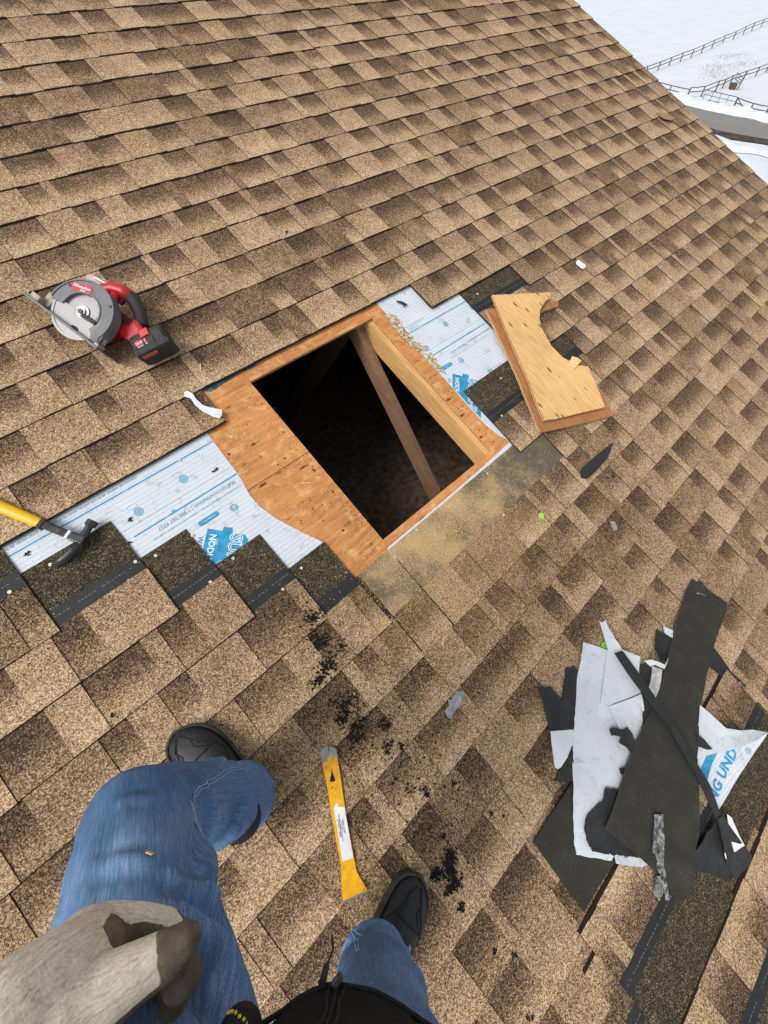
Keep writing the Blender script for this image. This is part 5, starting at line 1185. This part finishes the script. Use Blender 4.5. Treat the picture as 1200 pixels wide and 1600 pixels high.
def boot(mw, lab):
    root = bpy.data.objects.new('boot', None); COL.objects.link(root); root.parent = person
    root.matrix_parent_inverse = Matrix(); root.matrix_local = Matrix.Translation((0.25, 2.76, 1.15)) @ mw
    L = 0.298
    secs = [(0.0, 0.026, 0.060), (0.012, 0.034, 0.085), (0.04, 0.040, 0.112), (0.08, 0.042, 0.122), (0.115, 0.043, 0.118), (0.145, 0.046, 0.098), (0.18, 0.0505, 0.082), (0.215, 0.053, 0.072), (0.245, 0.0515, 0.064), (0.270, 0.044, 0.054), (0.287, 0.030, 0.042), (0.297, 0.012, 0.030)]
    bm = bmesh.new(); rings = []
    for x, hw, h in secs:
        ring = []; sh = -0.006 * math.sin(PI * min(1, x / L)) + 0.012 * max(0, (x - 0.2) / 0.1)
        for i in range(19):
            a = PI * i / 18; cx, cz = math.cos(a), math.sin(a)
            ring.append(bm.verts.new((x, sh + hw * math.copysign(abs(cx) ** 0.75, cx), 0.022 + (h - 0.022) * cz ** 0.8)))
        rings.append(ring)
    for a, b in zip(rings, rings[1:]):
        for i in range(18): bm.faces.new((a[i], a[i + 1], b[i + 1], b[i]))
    bm.faces.new(rings[0][::-1]); bm.faces.new(rings[-1])
    up = link('upper', to_mesh(bm), M['boot'], root, smooth=True)
    md = up.modifiers.new('sub', 'SUBSURF'); md.levels = 1; md.render_levels = 2
    ubv = BVHTree.FromPolygons([v.co for v in up.data.vertices], [p.vertices[:] for p in up.data.polygons])
    prof = [(x, hw + 0.006, -0.006 * math.sin(PI * min(1, x / L)) + 0.012 * max(0, (x - 0.2) / 0.1)) for x, hw, h in secs]
    pts = [(x, sh + hw) for x, hw, sh in prof] + [(L + 0.006, 0.012)] + [(x, sh - hw) for x, hw, sh in prof[::-1]] + [(-0.006, 0)]
    bm = bmesh.new(); prism(bm, pts, 0.0, 0.024); bmesh.ops.bevel(bm, geom=[e for e in bm.edges if abs(e.verts[0].co.z - e.verts[1].co.z) < 1e-5], offset=0.004, segments=2, affect='EDGES'); link('sole', to_mesh(bm), M['sole'], root, smooth=False)
    bm = bmesh.new(); P = [Vector((x, y * 0.975, 0.026)) for x, y in pts] ; tube(bm, P + [P[0]], 0.004, 8, cap=False); link('welt', to_mesh(bm), M['sole'], root, smooth=True)
    def line(pts3, rad, mat, name, lift=0.0005, n=8):
        Q = []
        for a, b in zip(pts3, pts3[1:]):
            for i in range(n):
                h = ubv.find_nearest(Vector(a).lerp(Vector(b), i / n)); Q.append(h[0] + h[1] * lift)
        bm = bmesh.new(); tube(bm, Q, rad, 6); link(name, to_mesh(bm), mat, up)
    for s in (-1, 1):
        line([(0.295, 0.010 + s * 0.004, 0.05), (0.255, 0.01 + s * 0.03, 0.075), (0.225, s * 0.045, 0.07), (0.19, s * 0.055, 0.05), (0.16, s * 0.05, 0.07)], 0.0012, M['jacket_trim'], 'stitch_line')
        line([(0.286, 0.012 + s * 0.012, 0.06), (0.268, 0.012 + s * 0.026, 0.07), (0.250, 0.010 + s * 0.018, 0.085), (0.236, 0.008 + s * 0.030, 0.08), (0.220, s * 0.040, 0.075)], 0.0011, M['jacket_trim'], 'stitch_line', n=5)
    line([(0.215, -0.045, 0.06), (0.222, 0.005, 0.09), (0.215, 0.05, 0.06)], 0.0018, M['jacket_trim'], 'stitch_line')
    for i, x in enumerate((0.195, 0.172, 0.150)):
        z = 0.10 + i * 0.012
        line([(x, -0.026, z), (x + 0.004, 0, z + 0.02), (x - 0.004, 0.026, z)], 0.0028, M['rubber'], 'lace', 0.0018)
        for s in (-1, 1):
            h = ubv.find_nearest(Vector((x, s * 0.028, z))); bm = bmesh.new(); 
            c = h[0] + h[1] * 0.002; bmesh.ops.create_cube(bm, size=1, matrix=Matrix.Translation(c) @ h[1].to_track_quat('Z', 'Y').to_matrix().to_4x4() @ Matrix.Diagonal((0.009, 0.005, 0.003, 1))); link('lace_hook', to_mesh(bm), M['steel'], up)
    bm = bmesh.new(); tube(bm, [(0.070, 0, 0.07), (0.068, 0, 0.12), (0.062, 0, 0.165)], [0.044, 0.046, 0.047], 20); link('shaft', to_mesh(bm), M['boot'], root, smooth=True)
    return root
def boot_mat(heel, toe, n=0.0095):
    h, tt_ = Vector((*heel, n)), Vector((*toe, n)); x = (tt_ - h).normalized(); z = Vector((0, 0, 1)); y = z.cross(x)
    m = Matrix((x, y, z)).transposed().to_4x4(); m.translation = h; return RF @ m
boot(boot_mat((-0.262, -2.555), (-0.290, -2.26)), 'left')
boot(boot_mat((-0.360, -3.000), (-0.064, -2.968)), 'right')

# jacket
jc = Vector((-0.205, -2.735, 0))
caps = []
for s in (-0.085, 0.0, 0.085):
    b = jc + LF * s - F * (0.0 if s == 0 else 0.035)
    caps += [(b + Vector((0, 0, -0.30)), 0.118, b + Vector((0, 0, -0.05)), 0.116), (b + Vector((0, 0, -0.05)), 0.116, b + Vector((0, 0, 0.12)) - F * 0.05, 0.110), (b + Vector((0, 0, 0.12)) - F * 0.05, 0.110, b + Vector((0, 0, 0.36)) - F * 0.10, 0.105)]
LS = jc + LF * 0.19 + Vector((0, 0, 0.40)) - F * 0.12; RS = jc - LF * 0.19 + Vector((0, 0, 0.40)) - F * 0.12
NK = jc + Vector((0, 0, 0.53)) - F * 0.12
LE = Vector((-0.47, -2.60, 0.12)); LW = Vector((-0.337, -2.462, -0.128)); RE = Vector((-0.16, -2.98, 0.18)); RW = Vector((-0.10, -2.80, 0.27))
caps += [(LS, 0.075, RS, 0.075), (LS, 0.07, NK, 0.07), (RS, 0.07, NK, 0.07)]
caps += thick(LS, 0.068, LE, 0.056) + thick(LE, 0.054, LE.lerp(LW, 0.72), 0.043) + thick(RS, 0.068, RE, 0.056) + thick(RE, 0.054, RW, 0.043)
def jfold(co): return 0.006 * noise.noise(Vector((co.x * 8, co.y * 8, co.z * 14))) + 0.003 * noise.noise(co * 25)
jk = blob(caps, 0.009, 6, jfold)
bm = bmesh.new(); bm.from_mesh(jk)
bmesh.ops.bisect_plane(bm, geom=list(bm.verts) + list(bm.edges) + list(bm.faces), plane_co=jc + Vector((0, 0, -0.222)), plane_no=Vector((0, 0, 1)) + F * 0.10, clear_inner=True)
jk.clear_geometry(); bm.to_mesh(jk); bm.free(); jk.polygons.foreach_set('use_smooth', [True] * len(jk.polygons))
jacket = pp('jacket', jk, [M['jacket']])
kbv = BVHTree.FromPolygons([v.co for v in jacket.data.vertices], [p.vertices[:] for p in jacket.data.polygons])
ZD = (Vector((-0.128, -2.648, 0)) - jc); ZD.z = 0; ZD.normalize(); ZS = Vector((-ZD.y, ZD.x, 0))
def front(side, z, out=0.24): return jc + ZD * out + ZS * side + Vector((0, 0, z))
for sd, rad, nm in ((-0.015, 0.0014, 'zip_flap'), (0.015, 0.0014, 'zip_flap'), (0.0, 0.0013, 'zipper')):
    seam(kbv, [front(sd, -0.222), front(sd, -0.10), front(sd, 0.05), front(sd, 0.25)], rad, M['jacket_trim'], jacket, nm, 0.0)
c = on(kbv, front(0.0, -0.226), 0.004); bm = bmesh.new(); box(bm, c, (0.010, 0.007, 0.012), 0.002); link('zip_stop', to_mesh(bm), M['steel_dark'], jacket)
P = [on(kbv, front(0.045, -0.225), 0.004) + Vector(d) for d in ((0, 0, 0), (0.006, 0.004, -0.012), (0.016, 0.008, -0.020), (0.022, 0.016, -0.016))]
bm = bmesh.new(); tube(bm, P, 0.0011, 6); link('hem_cord', to_mesh(bm), M['rubber'], jacket)
bm = bmesh.new(); tube(bm, [P[0] + Vector((0, 0, 0.004)), P[1]], [0.0038, 0.003], 8); link('cord_toggle', to_mesh(bm), M['rubber'], jacket)
P = []
for i in range(41):
    s = -0.30 + 0.6 * i / 40; d = (ZD * math.cos(s * 5) + ZS * math.sin(s * 5)); P.append(on(kbv, jc + d * 0.25 + Vector((0, 0, -0.233)), 0.0005))
bm = bmesh.new(); tube(bm, P, 0.0022, 8); link('hem', to_mesh(bm), M['jacket_trim'], jacket, smooth=True)

# work glove on the left hand: palm, thumb and curled fingers as one surface
G_ROT = Matrix(((0.72344, 0.56969, -0.38998), (-0.69010, 0.58043, -0.43229), (-0.01992, 0.58185, 0.81305)))
GO = Vector((-0.2258, -2.5050, -0.1466))
HAND = {'palm': [(-0.0446, 0.0041, 0.045, 0.04), (-0.0327, 0.0043, 0.025, 0.037), (-0.029, 0.0006, 0.005, 0.031)],
        'back': [(-0.0456, -0.0051, 0.015, 0.034), (-0.0373, 0.0025, -0.013, 0.022)],
        'index': [(-0.0387, -0.0018, -0.015, 0.0205), (-0.0314, 0.0007, -0.025, 0.0165), (-0.0085, -0.0037, -0.032, 0.0148), (0.0138, -0.0121, -0.037, 0.0138), (0.0277, -0.0213, -0.034, 0.0125), (0.0334, -0.0254, -0.027, 0.0115)],
        'middle': [(-0.0484, -0.0381, -0.032, 0.021), (-0.0248, -0.0515, -0.052, 0.0165), (0.0145, -0.0573, -0.052, 0.0155), (0.0297, -0.0566, -0.04, 0.015), (0.0313, -0.0506, -0.028, 0.0135)],
        'ring': [(-0.0484, -0.063, -0.032, 0.021), (-0.0165, -0.079, -0.048, 0.0165), (0.0174, -0.0805, -0.042, 0.015), (0.0214, -0.0802, -0.028, 0.0135)],
        'pinky': [(-0.0488, -0.0765, -0.025, 0.019), (-0.0202, -0.1037, -0.04, 0.015), (0.0054, -0.1103, -0.03, 0.013)],
        'thumb': [(-0.0185, -0.0002, 0.037, 0.031), (0.0059, 0.0058, 0.027, 0.0225), (0.0241, 0.0115, 0.019, 0.0185), (0.0397, 0.0151, 0.011, 0.0165), (0.0514, 0.0204, 0.005, 0.0125)]}
chains = {k: [Vector(c[:3]) for c in v] for k, v in HAND.items()}
caps = [(a[:3], a[3], b[:3], b[3]) for ch in HAND.values() for a, b in zip(ch, ch[1:])]
pk_, mk, rk = chains['palm'], chains['middle'][0], chains['ring'][0]
caps += [(pk_[2], 0.027, mk, 0.022), (mk, 0.022, rk, 0.022), (pk_[1], 0.033, rk, 0.024), (pk_[0], 0.036, chains['pinky'][0], 0.022), (rk, 0.022, chains['pinky'][0], 0.02)]
gm = blob(caps, 0.0024, 3, lambda co: 0.0010 * noise.noise(co * 45))
def seg_d(p, a, b):
    s = max(0, min(1, (p - a).dot(b - a) / (b - a).length_squared)); return (p - a.lerp(b, s)).length, s
fld = []; gwv = []
for v in gm.vertices:
    c = v.co; nv = v.normal; best = (9, None, 0)
    for nm, ch in chains.items():
        for k, (a, b) in enumerate(zip(ch, ch[1:])):
            d, s = seg_d(c, a, b)
            d -= HAND[nm][k][3] * (1 - s) + HAND[nm][k + 1][3] * s
            if d < best[0]: best = (d, nm, k + s)
    nm, t_ = best[1], best[2]
    ch = chains[nm]; k = min(int(t_), len(ch) - 2); ax = (ch[-1] - ch[0]).normalized(); e1 = ax.cross(Vector((0.2, 0.3, 1))).normalized(); e2 = ax.cross(e1); o_ = c - ch[0]
    gwv += [math.atan2(o_.dot(e1), o_.dot(e2)) * 0.022, o_.dot(ax), 0.0]
    if nm == 'thumb': q = max((t_ - 2.85) * 0.7, (-nv.y * 0.75 + nv.x * 0.45) - 0.42 + 0.1 * min(0, t_ - 1.2))
    elif nm in ('middle', 'ring', 'pinky'): q = 1.0
    elif nm == 'index': q = max(0.70 - nv.y, t_ - 3.6)
    elif nm == 'palm' and t_ > 1.3: q = max(-nv.y - 0.55, nv.x - 0.45 - 6 * c.z)
    else: q = -nv.y - 0.6
    fld.append(max(0.0, min(1.0, 0.5 + 1.6 * q)))
for it in range(2):
    acc = [[f_, 1] for f_ in fld]
    for e_ in gm.edges:
        a, b = e_.vertices; acc[a][0] += fld[b]; acc[a][1] += 1; acc[b][0] += fld[a]; acc[b][1] += 1
    fld = [x / n_ for x, n_ in acc]
at_ = gm.attributes.new('weave', 'FLOAT_VECTOR', 'POINT'); at_.data.foreach_set('vector', gwv)
at_ = gm.attributes.new('coat', 'FLOAT', 'POINT'); at_.data.foreach_set('value', fld)
gm.transform(Matrix.Translation(GO) @ G_ROT.to_4x4())
glove = pp('glove', gm, [M['glove']])
GW = Matrix.Translation(GO) @ G_ROT.to_4x4()
wr = GW @ chains['palm'][0]
LWc = LE.lerp(LW, 0.72)
for k in range(7):
    a = wr.lerp(LWc, 0.12 + k * 0.10); b = wr.lerp(LWc, 0.12 + k * 0.10 + 0.075)
    bm = bmesh.new(); tube(bm, [PO @ a, PO @ b], 0.0385 + 0.0008 * (k % 2), 24, cap=False); link('cuff_rib', to_mesh(bm), M['knit'] if k % 2 else M['cuff'], glove, smooth=True)
bm = bmesh.new(); tube(bm, [PO @ wr, PO @ LWc], 0.0375, 24); link('cuff', to_mesh(bm), M['cuff'], glove, smooth=True)
# right hand held back by the chest, gloved
rc = [(RW, 0.036, RW + Vector((0.03, 0.035, 0.02)), 0.036)]
fd = Vector((0.55, 0.65, 0.25)).normalized(); sdv = fd.cross(Vector((0, 0, 1))).normalized()
for i in range(4):
    a = RW + Vector((0.03, 0.035, 0.02)) + sdv * (i - 1.5) * 0.019; rc += [(a, 0.012, a + fd * 0.028 + Vector((0, 0, 0.006)), 0.0105), (a + fd * 0.028 + Vector((0, 0, 0.006)), 0.0105, a + fd * 0.026 - Vector((0, 0, 0.018)), 0.0095)]
a = RW + Vector((0.012, 0.014, 0.016)) - sdv * 0.03; rc += [(a, 0.014, a + fd * 0.026 - sdv * 0.014, 0.012), (a + fd * 0.026 - sdv * 0.014, 0.012, a + fd * 0.046, 0.010)]
pp('glove', blob(rc, 0.004, 3), [M['knit']])
# head above and behind
hc = NK + Vector((0, 0, 0.17)) + F * 0.01
fwd = (F * 0.85 - Vector((0, 0, 0.5))).normalized(); upv = (Vector((0, 0, 1)) - fwd * fwd.z).normalized()
hcaps = [(hc, 0.085, hc + upv * 0.035, 0.090), (hc - upv * 0.03 + fwd * 0.03, 0.062, hc - upv * 0.075 + fwd * 0.05, 0.036), (hc + fwd * 0.085, 0.012, hc + fwd * 0.098 - upv * 0.022, 0.014), (NK + Vector((0, 0, -0.02)), 0.055, hc - upv * 0.04, 0.054)]
for s in (-1, 1): hcaps += [(hc + LF * s * 0.086 + upv * 0.01, 0.012, hc + LF * s * 0.090 - upv * 0.03, 0.012), (hc + fwd * 0.076 + LF * s * 0.03 + upv * 0.022, 0.010, hc + fwd * 0.078 + LF * s * 0.045 + upv * 0.020, 0.009)]
hcaps.append((hc + fwd * 0.088 - upv * 0.05 - LF * 0.018, 0.008, hc + fwd * 0.088 - upv * 0.05 + LF * 0.018, 0.008))
pp('head', blob(hcaps, 0.005, 3), [M['skin']])
pp('knit_cap', blob([(hc + upv * 0.045 - fwd * 0.01, 0.096, hc + upv * 0.075 - fwd * 0.015, 0.085)], 0.006, 3), [M['knit_cap']])
# black pouch with yellow stitching at the belt
pc = Vector((-0.200, -2.604, -0.205))
pch = blob([(pc, 0.018, pc + Vector((-0.025, -0.03, -0.02)), 0.024)], 0.003, 4)
pouch = pp('belt_pouch', pch, [M['jacket_trim']])
pbv = BVHTree.FromPolygons([v.co for v in pouch.data.vertices], [p.vertices[:] for p in pouch.data.polygons])
for i in range(9):
    a = -0.9 + i * 0.22; d = Vector((0.6, 0.3, 0.7)) * math.cos(a) + Vector((0.4, -0.9, 0.15)) * math.sin(a)
    p0 = on(pbv, pc + d * 0.045, 0.0005); a2 = a + 0.10; d2 = Vector((0.6, 0.3, 0.7)) * math.cos(a2) + Vector((0.4, -0.9, 0.15)) * math.sin(a2); p1 = on(pbv, pc + d2 * 0.045, 0.0005)
    bm = bmesh.new(); tube(bm, [p0, p1], 0.0012, 6); link('stitch', to_mesh(bm), M['yarn'], pouch)
bm = bmesh.new(); prism(bm, [(-0.005, -0.0015), (0.005, -0.002), (0.004, 0.002), (-0.004, 0.0025)], 0, 0.0012)
pk = jbv.find_nearest(PO @ Vector((-0.232, -2.41, -0.30)))
tag(link('wood_splinter', to_mesh(bm), M['chip'], None, PO.inverted() @ Matrix.Translation(pk[0] + pk[1] * 0.001) @ pk[1].to_track_quat('Z', 'Y').to_matrix().to_4x4()), 'tiny wood splinter on the blue jeans thigh', 'splinter')
